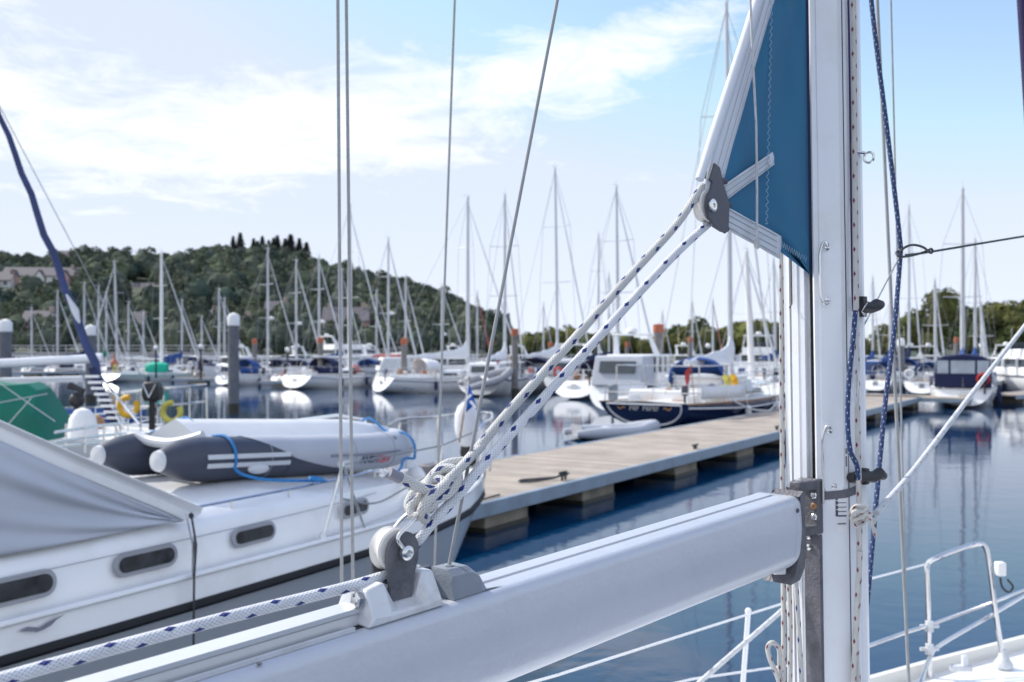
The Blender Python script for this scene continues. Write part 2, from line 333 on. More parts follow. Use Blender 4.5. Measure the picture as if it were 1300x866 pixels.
# ------------------------------------------------------------------ hill and far shore
HX = [-600, -100, 0, 60, 130, 200, 280, 340, 400, 450, 500, 540, 580, 615, 645, 672, 2000]
HT = [335, 322, 322, 326, 316, 322, 314, 312, 328, 339, 352, 363, 377, 396, 415, 436, 440]
def hillz(x, y):
    px = 650+F*x/max(y, 60); top = interp(px, HX, HT)
    H = max(0.9, CH+(HY-top)/F*430-8.5) if px < 665 else .9
    t = min(1, max(0, (y-166)/(425-166))); t = t*t*(3-2*t)*.6+t*.4
    z = .9+(H-.9)*t
    if y > 430: z -= (y-430)*.05*(1 if H > 3 else 0); z = max(z, .9)
    return z
def build_terrain():
    xs = np.concatenate([np.linspace(-3500, -420, 8), np.linspace(-400, 420, 110), np.linspace(450, 3500, 8)])
    ys = np.concatenate([np.linspace(157, 470, 60), np.linspace(500, 5000, 10)])
    mb = MB(); mb.grid([[(x, y, hillz(x, y)-(1.6 if y < 158 else 0)) for x in xs] for y in ys])
    tag(mb.build('hillside', M['grass']), kind='structure')
    mb = MB(); rng = random.Random(3)
    pr = []
    for i in range(240):
        x = -300+i*2.6; pr.append([(x, 155.5+rng.random()*.8, -.5), (x, 156.5+rng.random()*.7, .4+rng.random()*.3), (x, 158+rng.random(), 1.0+rng.random()*.3), (x, 161, 1.0)])
    mb.grid(pr); tag(mb.build('rocky_bank', M['stone']), kind='structure')
    mb = MB(); mb.box((-83, 155, .9), (80, 1.2, 2.2)); 
    o = mb.build('quay_wall', M['quay'], bevel=.05); tag(o, 'long low grey quay wall below the houses on the left shore', 'wall')
    mb = MB()
    for i in range(41): mb.tube([(-122+i*1.95, 154.8, 2.0), (-122+i*1.95, 154.8, 3.0)], .035, 5)
    mb.tube([(-122, 154.8, 3.0), (-44, 154.8, 3.0)], .04, 5); mb.tube([(-122, 154.8, 2.5), (-44, 154.8, 2.5)], .03, 5)
    tag(mb.build('railing', M['white']), 'white tubular railing along the top of the quay wall on the left shore', 'railing')
build_terrain()

HOUSES = []   # (px, py of wall foot centre, depth, width, eaves height, mats, label)
def house(px, pyb, d, wd, hh, wallm, roofm, label, gables=0, dep=8, chim=1, rz=.1):
    loc = P(px, pyb, d); HOUSES.append((loc.x/loc.y*F+650, d, wd/d*F/2+4))
    t = thing('house', label, 'house', loc, rz)
    mb = MB(); mb.box((0, 0, hh/2-1.5), (wd, dep, hh+3)); 
    for s in (-1, 1): mb.prism([(s*wd/2, -dep/2, hh), (s*wd/2, dep/2, hh), (s*wd/2, 0, hh+dep*.36)], (-s*.25, 0, 0))
    mb.build('wall', wallm, t, smooth=0)
    mb = MB(); e = dep/2+.4; rh = dep*.36+.1
    mb.prism([(-wd/2-.3, -e, hh-.05), (-wd/2-.3, 0, hh+rh), (-wd/2-.3, e, hh-.05), (-wd/2-.3, e, hh+.2), (-wd/2-.3, 0, hh+rh+.25), (-wd/2-.3, -e, hh+.2)], (wd+.6, 0, 0))
    for k in range(gables):
        gx = -wd/2+wd*(k+.5)/gables
        mb.prism([(gx-1.8, -dep/2-.7, hh-.6), (gx, -dep/2-.7, hh+1.9), (gx+1.8, -dep/2-.7, hh-.6), (gx+1.8, -dep/2-.7, hh-.3), (gx, -dep/2-.7, hh+2.2), (gx-1.8, -dep/2-.7, hh-.3)], (0, 3.4, 0))
    r = mb.build('roof', roofm, t, smooth=0)
    for k in range(gables):
        gx = -wd/2+wd*(k+.5)/gables; mb = MB()
        mb.prism([(gx-1.6, -dep/2-.55, hh-2.6), (gx+1.6, -dep/2-.55, hh-2.6), (gx+1.6, -dep/2-.55, hh-.55), (gx, -dep/2-.55, hh+1.7), (gx-1.6, -dep/2-.55, hh-.55)], (0, 2.6, 0))
        mb.build('gable', M['render_p'] if k % 2 == 0 else wallm, t, smooth=0)
    for k in range(chim):
        mb = MB(); mb.box((wd*(.38-.76*k), 0, hh+rh+.3), (.9, .8, 1.8)); mb.build('chimney', M['render_c'], r, smooth=0)
    nw = max(2, int(wd/3))
    for k in range(nw):
        for z in ([1.3] if hh < 4 else [1.3, 3.9]):
            mb = MB(); mb.box((-wd/2+wd*(k+.5)/nw, -dep/2-.02, z), (1.1, .12, 1.3)); mb.build('window', M['glass'], t, smooth=0)
house(56, 371, 330, 24, 5.0, M['render_w'], M['slate'], 'long white terrace with two pink gables among the trees on the hillside', 3)
house(97, 369, 350, 10, 4.0, M['render_w'], M['slate'], 'pale house at the right end of the hillside terrace', 0)
house(1, 375, 325, 9, 4.5, M['render_w'], M['slate'], 'white house at the left edge of the hillside', 0)
house(180, 384, 320, 13, 3.0, M['render_w'], M['slate'], 'low pale house with grey roof halfway up the wooded hill', 0)
house(52, 437, 215, 6, 4.0, M['render_w'], M['slate'], 'white house near the shore behind the smallest mast on the left', 1)
house(180, 432, 225, 8, 3.2, M['render_w'], M['slate'], 'white shore house behind the cluster of masts on the left', 0)
house(254, 424, 240, 9, 2.6, M['render_c'], M['slate'], 'sandstone cottage with a tall chimney on the shore behind the masts', 1)
house(306, 438, 210, 4, 3.0, M['render_w'], M['slate'], 'small white house right of the tall white capped pile', 0)
house(440, 437, 215, 9.5, 4.8, M['render_p'], M['slate'], 'pinkish grey shore building behind the flybridge motor cruiser', 0, chim=2)
house(352, 415, 240, 5, 3, M['render_w'], M['slate'], 'tiny white cottage in the trees above the moored boats', 0)
house(84, 336, 405, 5, 2.5, M['render_w'], M['slate'], 'pale house just under the hilltop beside the blue furled sail', 0)

# foliage: quads scattered on lumpy crowns, numpy
rs = np.random.RandomState(5)
def crown(n, rad, hgt, q, lobes=9, seed=0, flat=.8):
    r = np.random.RandomState(seed); cs = []; rr = []
    for i in range(lobes):
        a = r.rand()*2*PI; k = r.rand()**.5*.62; z = r.rand()
        cs.append([math.cos(a)*rad*k*(1-.45*z), math.sin(a)*rad*k*(1-.45*z), hgt*(.3+.55*z)]); rr.append(rad*(.36+.26*r.rand()))
    cs.append([0, 0, hgt*.55]); rr.append(rad*.62)
    cs = np.array(cs); rr = np.array(rr); wgt = rr**2/np.sum(rr**2)
    idx = r.choice(len(cs), n, p=wgt); d = r.normal(size=(n, 3)); d /= np.linalg.norm(d, axis=1)[:, None]
    d[:, 2] = np.where(d[:, 2] < -.35, -d[:, 2], d[:, 2])
    lump = 1+.13*np.sin(d[:, 0]*7+idx)*np.sin(d[:, 1]*6+idx*2)
    p = cs[idx]+d*(rr[idx]*lump*(.84+.2*r.rand(n)))[:, None]*np.array([1, 1, flat])
    nn = d+r.normal(size=(n, 3))*.27; nn /= np.linalg.norm(nn, axis=1)[:, None]
    t = np.cross(nn, r.normal(size=(n, 3))); t /= np.linalg.norm(t, axis=1)[:, None]; b = np.cross(nn, t)
    sz = q*(.6+.8*r.rand(n))[:, None]; t *= sz; b *= sz*.8
    vs = np.stack([p-t-b*.3, p+t*.2-b, p+t+b*.3, p-t*.2+b], 1).reshape(-1, 3)
    return vs
def npmesh(name, vs, m):
    nq = len(vs)//4; me = bpy.data.meshes.new(name); me.vertices.add(len(vs)); me.vertices.foreach_set('co', vs.astype(np.float32).ravel())
    me.loops.add(nq*4); me.loops.foreach_set('vertex_index', np.arange(nq*4, dtype=np.int32)); me.polygons.add(nq)
    me.polygons.foreach_set('loop_start', np.arange(0, nq*4, 4, dtype=np.int32)); me.update(calc_edges=True); me.materials.append(m); return me
def core_q(rad, hgt, seed):                  # opaque inner mass as coarse quads
    r = np.random.RandomState(seed); out = []; n, k = 10, 6
    def pt(i, j):
        a = 2*PI*i/n; t = PI*j/k; rr_ = 1+.12*math.sin(3*a+seed)+.1*math.sin(2*t*3)
        return [rad*.72*math.sin(t)*math.cos(a)*rr_, rad*.72*math.sin(t)*math.sin(a)*rr_, hgt*.52+hgt*.36*math.cos(t)]
    for i in range(n):
        for j in range(k): out += [pt(i, j), pt(i, j+1), pt(i+1, j+1), pt(i+1, j)]
    return np.array(out)
def build_wood():
    protos = [np.concatenate([crown(560, 4.6, 9.5, .5, 9, s), core_q(4.6, 9.5, s)]) for s in range(8)]
    r = random.Random(11); allv = []
    def put(x, y, sc, z=None):
        v = protos[r.randrange(8)]; a = r.random()*6.28; c, s = math.cos(a), math.sin(a); q = v*[sc, sc, sc*r.uniform(.85, 1.2)]
        q = q@np.array([[c, s, 0], [-s, c, 0], [0, 0, 1]])+[x, y, (hillz(x, y) if z is None else z)-1.2*sc]; allv.append(q)
    n = 0; placed = []
    for i in range(9000):
        d = 168+(440-168)*r.random()**.8; px = r.uniform(-160, 662); x = (px-650)/F*d
        top = interp(px, HX, HT)
        ok = True
        for hx, hd, hw in HOUSES:
            if abs(px-hx) < hw and hd-(55 if hd > 300 else 7) < d < hd+7: ok = False
        if px > 590 and d < 300 and r.random() < .3: ok = False
        for (a, b) in placed[-1200:]:
            if ok and (a-x)**2+(b-d)**2 < 30: ok = False; break
        if not ok: continue
        placed.append((x, d)); sc = r.uniform(.62, 1.05) if d > 240 else r.uniform(.45, .75)
        if px > 640: sc *= .6
        put(x, d, sc); n += 1
        if n > 1150: break
    o = bpy.data.objects.new('hillside_woodland', npmesh('hillside_woodland', np.concatenate(allv), M['leafhill'])); C.objects.link(o)
    tag(o, 'dense broadleaf woodland covering the hill behind the marina', 'woodland', kind='stuff')
    allv.clear()
    mx_ = [640, 660, 690, 700, 720, 745, 765, 790, 810, 830, 870, 900, 925, 950, 975, 1000, 1050, 1095, 1140]
    mt = [436, 428, 420, 416, 420, 415, 428, 416, 432, 428, 408, 410, 418, 402, 406, 416, 420, 424, 425]
    for row in range(3):
        px = 636.
        while px < 1150:
            d = 172+row*14+r.uniform(-4, 4); top = interp(px, mx_, mt)+r.uniform(-3, 4)
            h = CH+(HY-top)/F*d-.9; put((px-650)/F*d, d, max(.25, h/8.9), .9+.3*h/8); px += r.uniform(12, 22)
    o = bpy.data.objects.new('shoreline_woodland', npmesh('shoreline_woodland', np.concatenate(allv), M['leafnear'])); C.objects.link(o)
    tag(o, 'low band of green woodland on the far shore behind the middle boats', 'woodland', kind='stuff')
build_wood()
def build_trees():
    pm = [npmesh('crown', np.concatenate([crown(2600, 4.2, 9, .28, 13, 20+s), core_q(3.6, 8.6, s)]), M['leafnear']) for s in range(4)]
    tm = MB(); tm.tube([(0, 0, -1), (.05, 0, 1), (.1, .05, 4)], [.32, .26, .14], 8); tr = tm.build('trunk', M['trunk'])
    lim = [(1.6, .4, 5.5), (-1.4, .6, 5.8), (.2, -1.5, 6)]
    trm = tr.data; bpy.data.objects.remove(tr)
    data = [(1128, 414, 168, 'small dark green tree just right of the foreground mast'), (1152, 402, 162, 'bushy tree behind the white capped pile on the right shore'),
            (1174, 394, 170, 'mid green tree left of the tallest tree on the right shore'), (1198, 368, 165, 'tallest tree on the right shore, pointed and pale green'),
            (1224, 386, 172, 'round tree right of the tallest one on the right shore'), (1244, 392, 160, 'low spreading tree behind the paired masts on the right'),
            (1266, 386, 168, 'broad yellow green tree behind the furthest right masts'), (1290, 382, 158, 'large spreading tree near the right edge'),
            (1318, 384, 165, 'broad tree cut off by the right edge'), (1140, 424, 158, 'low bush under the trees left of the right hand boats'),
            (1182, 424, 156, 'low leafy bush at the foot of the tallest right shore tree'), (1232, 422, 157, 'dark low bush behind the blue sail covers on the right'),
            (1278, 424, 156, 'low bush near the right edge behind the lettered boat')]
    for i, (px, top, d, lab) in enumerate(data):
        loc = P(px, HY, d); loc.z = .9; h = CH+(HY-top)/F*d-.9; t = thing('tree', lab, 'tree', loc, i*1.3, 'trees on the right shore')
        o = bpy.data.objects.new('crown', pm[i % 4]); C.objects.link(o); o.parent = t; k = h/8.6
        wd = 1.15*k if i != 3 else .75*k
        if h < 5: wd = 1.7*k
        o.scale = (max(wd, .6), max(wd, .6), k)
        o = bpy.data.objects.new('trunk', trm); C.objects.link(o); o.parent = t; o.scale = (k, k, k)
    # conifers on the ridge
    r = np.random.RandomState(3); n = 900; z = r.rand(n)**.8; a = r.rand(n)*2*PI; rad = (1-z)*2.1*(.6+.5*r.rand(n))*(1+.2*np.sin(z*40))
    p = np.stack([np.cos(a)*rad, np.sin(a)*rad, 1+z*10], 1); d = np.stack([np.cos(a), np.sin(a), -.4+0*a], 1); t2 = np.cross(d, [0, 0, 1.])
    s1 = (.35+.25*r.rand(n))[:, None]; vs = np.stack([p-d*s1, p+t2*s1*.6, p+d*s1, p-t2*s1*.6], 1).reshape(-1, 3)
    cm = npmesh('crown', vs, M['leafcon'])
    for i, (px, top) in enumerate([(296, 300), (305, 296), (322, 303), (333, 300), (341, 305), (352, 299), (362, 303), (369, 298), (380, 303), (389, 308), (347, 302), (327, 306)]):
        d = 428+(i % 3)*3; loc = P(px, HY, d); loc.z = hillz(loc.x, loc.y); h = CH+(HY-top)/F*d-loc.z
        t = thing('conifer', 'dark pointed conifer standing on the hilltop ridge', 'conifer', loc, i, 'conifers along the hilltop ridge')
        o = bpy.data.objects.new('crown', cm); C.objects.link(o); o.parent = t; k_ = h/11; o.scale = (k_*(1.3+.5*((i*7) % 5)/4), k_*1.5, k_)
        o = bpy.data.objects.new('trunk', trm); C.objects.link(o); o.parent = t; o.scale = (.6, .6, h/6)
build_trees()

# ------------------------------------------------------------------ boats
def hull_rings(L_, B, fb, sheer=.25, rake=.08, transom=.8, dep=.45, full=.55, n=14, k=8, counter=0, tz=.1):
    rings = []; top = []
    for i in range(n+1):
        t = i/n
        b = B/2*(lerp(transom, 1, math.sin(min(1, t/.45)*PI/2)) if t < .45 else max(.015, (1-((t-.45)/.55)**2.1)**full if t < 1 else .015))
        zs = fb*(1+sheer*((t-.35)**2)*2.2); zb = float(np.interp(t, [0, .12, .3, .75, .93, 1], [tz, -.08, -dep, -dep, -.3, -.05]))
        ring = []
        for j in range(-k, k+1):
            q = abs(j)/k*PI/2; y = b*math.sin(q)**(.75 if t < .6 else .95)*(1 if j > 0 else -1); z = zb+(zs-zb)*(1-math.cos(q))**(.95 if t < .7 else 1.0)
            f = (z-tz)/max(.2, zs-tz); x = t*L_-(1-max(0, f))*rake*L_*.55*(t**6)
            if t < .3: x += (-counter*f if counter else .055*L_*f)*(1-t/.3)
            ring.append(V((x, y, z)))
        rings.append(ring); top.append((ring[0], ring[-1]))
    return rings, top
def sailboat(mx_, ytop, d, label, hull='gel', cover=None, hood=None, L_=None, head=(.55, .835), flip=False, group='sailing boats moored in the marina', stripe='navy', furl='canvaswhite', lean=0, thick=1, spars='aluf', boomlen=None, tent=None, radar=False, name='sailboat', ax_=.56, deckhouse=False, red=False, fen=True, fbo=None, counter=0, tz=.1):
    mh = CH+(HY-ytop)/F*d
    if L_ is None: L_ = min(13, max(6, mh*.78))
    h = V((head[0], head[1], 0)).normalized()
    if flip: h = -h
    rz = math.atan2(h.y, h.x); mp = V(((mx_-650)/F*d, d, 0)); loc = mp-h*(ax_*L_)
    t = thing(name, label, 'sailing boat', loc, rz, group)
    B = L_*.32; fb = fbo or .075*L_+.12; rings, top = hull_rings(L_, B, fb, counter=counter, tz=tz)
    mb = MB(); mb.loft(rings, closed=False, caps=False)
    mb._add(rings[0], [tuple(range(len(rings[0])))]); mb.build('hull', M[hull], t, smooth=50)
    mb = MB(); mb.grid([[a+V((0, 0, -.03)), (a+b)/2+V((0, 0, .05)), b+V((0, 0, -.03))] for a, b in top]); mb.build('deck', M['deck'], t)
    for s in (0, -1):
        mb = MB(); mb.tube([q[s]+V((0, 0, -.02)) for q in rings], .03, 6); mb.build('toe_rail', M['teak' if hull != 'gel' else 'alu'], t)
    if stripe:
        mb = MB()
        for s in (1, -2):
            mb.tube([q[s]*1+V((0, (.012 if q[s].y > 0 else -.012), 0)) for q in rings], .025, 5)
        mb.build('hull_stripe', M[stripe], t)
    # coachroof
    ch = .34+.012*L_
    def crn(x0, x1, w0, w1, z0, hh, slope=.35):
        r_ = []
        for i in range(9):
            u = i/8; x = lerp(x0, x1, u); ww = lerp(w0, w1, u**1.5); hz = hh*min(1, (1-u)/slope)**.6 if u > .5 else hh
            hz = max(hz, .02); r_.append([V((x, -ww, z0)), V((x, -ww*.93, z0+hz*.75)), V((x, -ww*.75, z0+hz)), V((x, 0, z0+hz*1.12)), V((x, ww*.75, z0+hz)), V((x, ww*.93, z0+hz*.75)), V((x, ww, z0))])
        return r_
    mb = MB(); x0, x1 = L_*.34, L_*.8; mb.loft(crn(x0, x1, B*.33, B*.14, fb-.05, ch), closed=True); cab = mb.build('cabin', M['gel'], t, smooth=40)
    for s in (-1, 1):
        for k in range(2):
            mb = MB(); xa = L_*(.38+.13*k); yy = s*(B*.33*.97-.02*k)
            mb.prism([(xa, yy, fb+ch*.25), (xa+L_*.1, yy*.95, fb+ch*.28), (xa+L_*.09, yy*.93, fb+ch*.62), (xa+.05, yy*.95, fb+ch*.62)], (0, s*.03, 0)); mb.build('window', M['glass'], cab, smooth=0)
    # cockpit coamings and wheel
    mb = MB()
    for s in (-1, 1): mb.box((L_*.19, s*B*.27, fb+.12), (L_*.28, .1, .26))
    mb.build('coaming', M['gel'], t, bevel=.03)
    mb = MB(); mb.box((L_*.19, 0, fb+.04), (L_*.26, B*.38, .05)); mb.build('cockpit_floor', M['teak'], t)
    mb = MB(); mb.torus((L_*.12, 0, fb+.65), .38, .02, (1, 0, 0), 16, 5); mb.tube([(L_*.12, 0, fb), (L_*.12, 0, fb+.66)], .06, 6); mb.build('steering_wheel', M['steel'], t)
    # mast and rig
    mxl = ax_*L_; lx = lean
    mb = MB(); mb.tube([(mxl, 0, fb), (mxl+lx*.5, 0, mh*.6), (mxl+lx, 0, mh)], [.1*thick, .095*thick, .065*thick], 10); mast = mb.build('mast', M[spars], t)
    for z in ([.45, .72] if mh > 9.5 else [.55]):
        mb = MB(); zz = fb+(mh-fb)*z; mb.tube([(mxl-.15, -B*.3, zz+.03), (mxl, 0, zz), (mxl-.15, B*.3, zz+.03)], .022, 5); mb.build('spreader', M[spars], mast)
    mb = MB(); mb.tube([(mxl+lx, 0, mh), (mxl+lx, 0, mh+.45)], .012, 4); mb.box((mxl+lx-.18, 0, mh+.1), (.4, .03, .03)); mb.ball((mxl+lx+.1, 0, mh+.08), .06, 8); mb.build('masthead_fitting', M['white'], mast)
    mb = MB(); zt = mh*.99
    for s in (-1, 1):
        for z in ([.45, .72] if mh > 9.5 else [.55]):
            pass
        z1 = fb+(mh-fb)*(.72 if mh > 9.5 else .55)
        mb.tube([(mxl-.1, s*B*.46, fb), (mxl-.15, s*B*.3, z1), (mxl+lx, 0, zt)], .011, 4)
        mb.tube([(mxl-.5, s*B*.44, fb), (mxl, 0, fb+(mh-fb)*.45)], .011, 4)
    mb.tube([(.1, 0, fb), (mxl+lx, 0, zt)], .011, 4); mb.build('rigging', M['wire'], t)
    bx = rings[-1][0].x-.1; fz = rings[-1][0].z
    st = V((bx, 0, fz+.3)); en = V((mxl+lx, 0, mh*.97)); mb = MB()
    pts = [st.lerp(en, k/8) for k in range(9)]; mb.tube(pts, [k_*(.6+.4*((int(mx_)*13) % 10)/9) for k_ in (.03, .075, .08, .075, .068, .06, .05, .04, .02)], 8); mb.tube([V((bx, 0, fz)), st], .015, 5)
    mb.lathe([(.1, 0), (.1, .14)], V((bx, 0, fz+.2)), (en-st), 10); mb.build('furled_headsail', M[furl], t)
    bl = boomlen or L_*.36; bz = fb+ch+.75
    mb = MB(); mb.tube([(mxl-.05, 0, bz), (mxl-bl, 0, bz+.08)], .065, 8); bo = mb.build('boom', M[spars], t)
    if cover:
        mb = MB(); rr_ = []
        for i in range(13):
            u = i/12; x = mxl-.02-u*bl*.97; hz = lerp(.62 if cover != 'canvaswhite' else .85, .24, min(1, u*1.1)**.6)+.03*math.sin(u*19); wv = lerp(.17, .11, u)
            if i == 0: hz *= 1.5
            rr_.append([V((x, wv*math.cos(a)*(.6 if math.sin(a) > .3 else 1), bz+hz*.5+hz*.55*math.sin(a)-.05)) for a in [2*PI*k/10 for k in range(10)]])
        mb.loft(rr_); mb.build('sail_cover', M[cover], bo, smooth=60)
    # hood
    if hood:
        mb = MB(); rr_ = []; xs_ = [L_*.4, L_*.36, L_*.3, L_*.27]; hs = [.15, .62, .72, .7]
        for x, hz in zip(xs_, hs): rr_.append([V((x, B*.33*math.cos(a), fb+.25+ch*.5+hz*math.sin(a)**.6 if math.sin(a) > 0 else fb+.25)) for a in [PI*k/10 for k in range(11)]])
        mb.grid(rr_); sh = mb.build('sprayhood', M[hood], t, solid=.03)
        mb = MB(); mb.poly([V((L_*.38, y, fb+z)) for y, z in ((-B*.2, .55), (B*.2, .55), (B*.17, .8), (-B*.17, .8))]); 
        mb.build('sprayhood_window', M['clear'], sh, smooth=0, solid=.02)
    if tent:
        z0 = fb+.1; z1 = fb+1.55; w_ = B*.40
        mb = MB()
        prof = [(-w_, z0), (-w_, z0+.45), (-w_*.92, z1-.15), (-w_*.7, z1), (0, z1+.1), (w_*.7, z1), (w_*.92, z1-.15), (w_, z0+.45), (w_, z0)]
        mb.loft([[V((x, y, z)) for y, z in prof] for x in (L_*.04, L_*.18, L_*.36)], closed=True); tn = mb.build('cockpit_tent', M[tent], t, bevel=.04)
        for yc, wh in ((0, w_*.42), (-w_*.7, w_*.2), (w_*.7, w_*.2)):
            mb = MB(); mb.box((L_*.04-.012, yc, z0+.95), (.02, wh*2, .6)); mb.build('tent_window', M['clear'], tn, bevel=.008)
        for s in (-1, 1):
            mb = MB(); mb.box((L_*.2, s*(w_*.97), z0+.9), (L_*.2, .06, .6)); mb.build('tent_window', M['clear'], tn)
    # rails
    mb = MB(); hr = .58
    def sh(u, side): i = min(len(top)-2, int(u*(len(top)-1))); f = u*(len(top)-1)-i; return top[i][side].lerp(top[i+1][side], f)
    ups = [.3, .42, .54, .66, .78]
    for s in (0, 1):
        for u in ups: p = sh(u, s); mb.tube([p, p+V((0, 0, hr))], .014, 5)
        mb.tube([sh(u, s)+V((0, 0, hr)) for u in [.2]+ups+[.86]], .009, 4); mb.tube([sh(u, s)+V((0, 0, hr*.55)) for u in [.2]+ups+[.86]], .009, 4)
    mb.build('guardrail', M['steel'], t)
    mb = MB()
    a0, a1 = sh(.86, 0), sh(.86, 1); b0 = V((rings[-1][0].x+.1, 0, fz+hr+.05)); U = V((0, 0, hr))
    mb.tube([a0, a0+U, (a0+U).lerp(b0, .7)+V((0, -.15, .0)), b0, (a1+U).lerp(b0, .7)+V((0, .15, .0)), a1+U, a1], .02, 6); mb.build('pulpit', M['steel'], t)
    mb = MB(); c0, c1 = sh(.2, 0), sh(.2, 1); e0, e1_ = sh(.01, 0), sh(.01, 1)
    for hh in (hr, hr*.55): mb.tube([c0+V((0, 0, hh)), e0+V((.1, .1, hh)), e1_+V((.1, -.1, hh)), c1+V((0, 0, hh))], .018, 6)
    for q in (c0, c1, e0+V((.1, .1, 0)), e1_+V((.1, -.1, 0))): mb.tube([q, q+V((0, 0, hr))], .018, 6)
    mb.build('pushpit', M['steel'], t)
    rc = random.Random(int(mx_)*7+(3 if name != 'yacht' else 5))
    for s in (-1, 1):
        mb = MB(); mb.lathe([(.09, 0), (.07, .05), (.06, .1), (.085, .17), (.02, .19)], V((L_*.3, s*B*.3, fb+.22)), n=10); mb.build('winch', M['steel'], t)
        if rc.random() < .75: mb = MB(); mb.grid([[sh(u, 0 if s < 0 else 1)+V((0, 0, z)) for z in (.12, .34, .55)] for u in (.06, .14, .24, .3)]); mb.build('weather_cloth', M[rc.choice(['canvasnavy', 'canvasblue', 'canvaswhite', 'canvasgrey'])], t, solid=.012)
    if rc.random() < .7 and name != 'yacht': mb = MB(); mb.torus(V((.3, B*.28*rc.choice((-1, 1)), fb+.5)), .24, .07, (1, 0, 0), 14, 7); mb.build('lifebuoy', M[rc.choice(['orange', 'paleyellow', 'white', 'red'])], t)
    if rc.random() < .6: mb = MB(); mb.box((.15, -B*.3, fb+.45), (.2, .22, .34)); mb.box((.12, -B*.3, fb+.1), (.09, .09, .6)); mb.build('outboard_motor', M[rc.choice(['black', 'greyp', 'dkgreyp'])], t, bevel=.04)
    for k in range(3):
        mb = MB(); mb.ball(V((L_*rc.uniform(.1, .3), B*rc.uniform(-.22, .22), fb+.3)), (rc.uniform(.12, .25), rc.uniform(.12, .25), rc.uniform(.12, .3)), 8); mb.build(rc.choice(['cushion', 'sail_bag', 'kit_bag']), M[rc.choice(['canvasnavy', 'red', 'canvaswhite', 'teak', 'gel2', 'canvasblue', 'orange'])], t)
    mb = MB(); mb.box((-.0+.055*L_*.5, 0, fb*.62), (.05, .34, .5)); mb.build('boarding_ladder', M['steel'], t, bevel=.02) if not counter else None
    if radar:
        mb = MB(); zr = mh*.48; mb.lathe([(.05, 0), (.22, .02), (.24, .1), (.2, .2), (.04, .24)], V((mxl+.3, 0, zr)), n=12); mb.box((mxl+.15, 0, zr), (.3, .06, .04)); mb.build('radar_dome', M['white'], mast)
    if red:
        mb = MB(); p = sh(.03, 0); mb.tube([p, p+V((-.3, 0, 1.3))], .014, 5); fl = mb.build('flagstaff', M['teak'], t)
        mb = MB(); q = p+V((-.28, 0, 1.25)); mb.grid([[q+V((-.02*k, .04*math.sin(k), -.25*k)), q+V((-.3, .1*math.sin(k+1), -.25*k-.2))] for k in range(3)]); mb.build('ensign', M['red'], fl)
    if fen:
        for u in (.3, .55):
            q = sh(u, 0); mb = MB(); mb.lathe([(.02, 0), (.1, .06), (.11, .3), (.1, .5), (.02, .58)], q+V((0, -.12, -.75)), n=10); mb.tube([q+V((0, -.1, -.2)), q+V((0, 0, .4))], .01, 4); mb.build('fender', M['white' if hull != 'gel' else 'canvasnavy'], t)
    return t, dict(L=L_, B=B, fb=fb, top=top, rings=rings, sh=sh, mx=mxl, ch=ch, bz=bz, mh=mh)

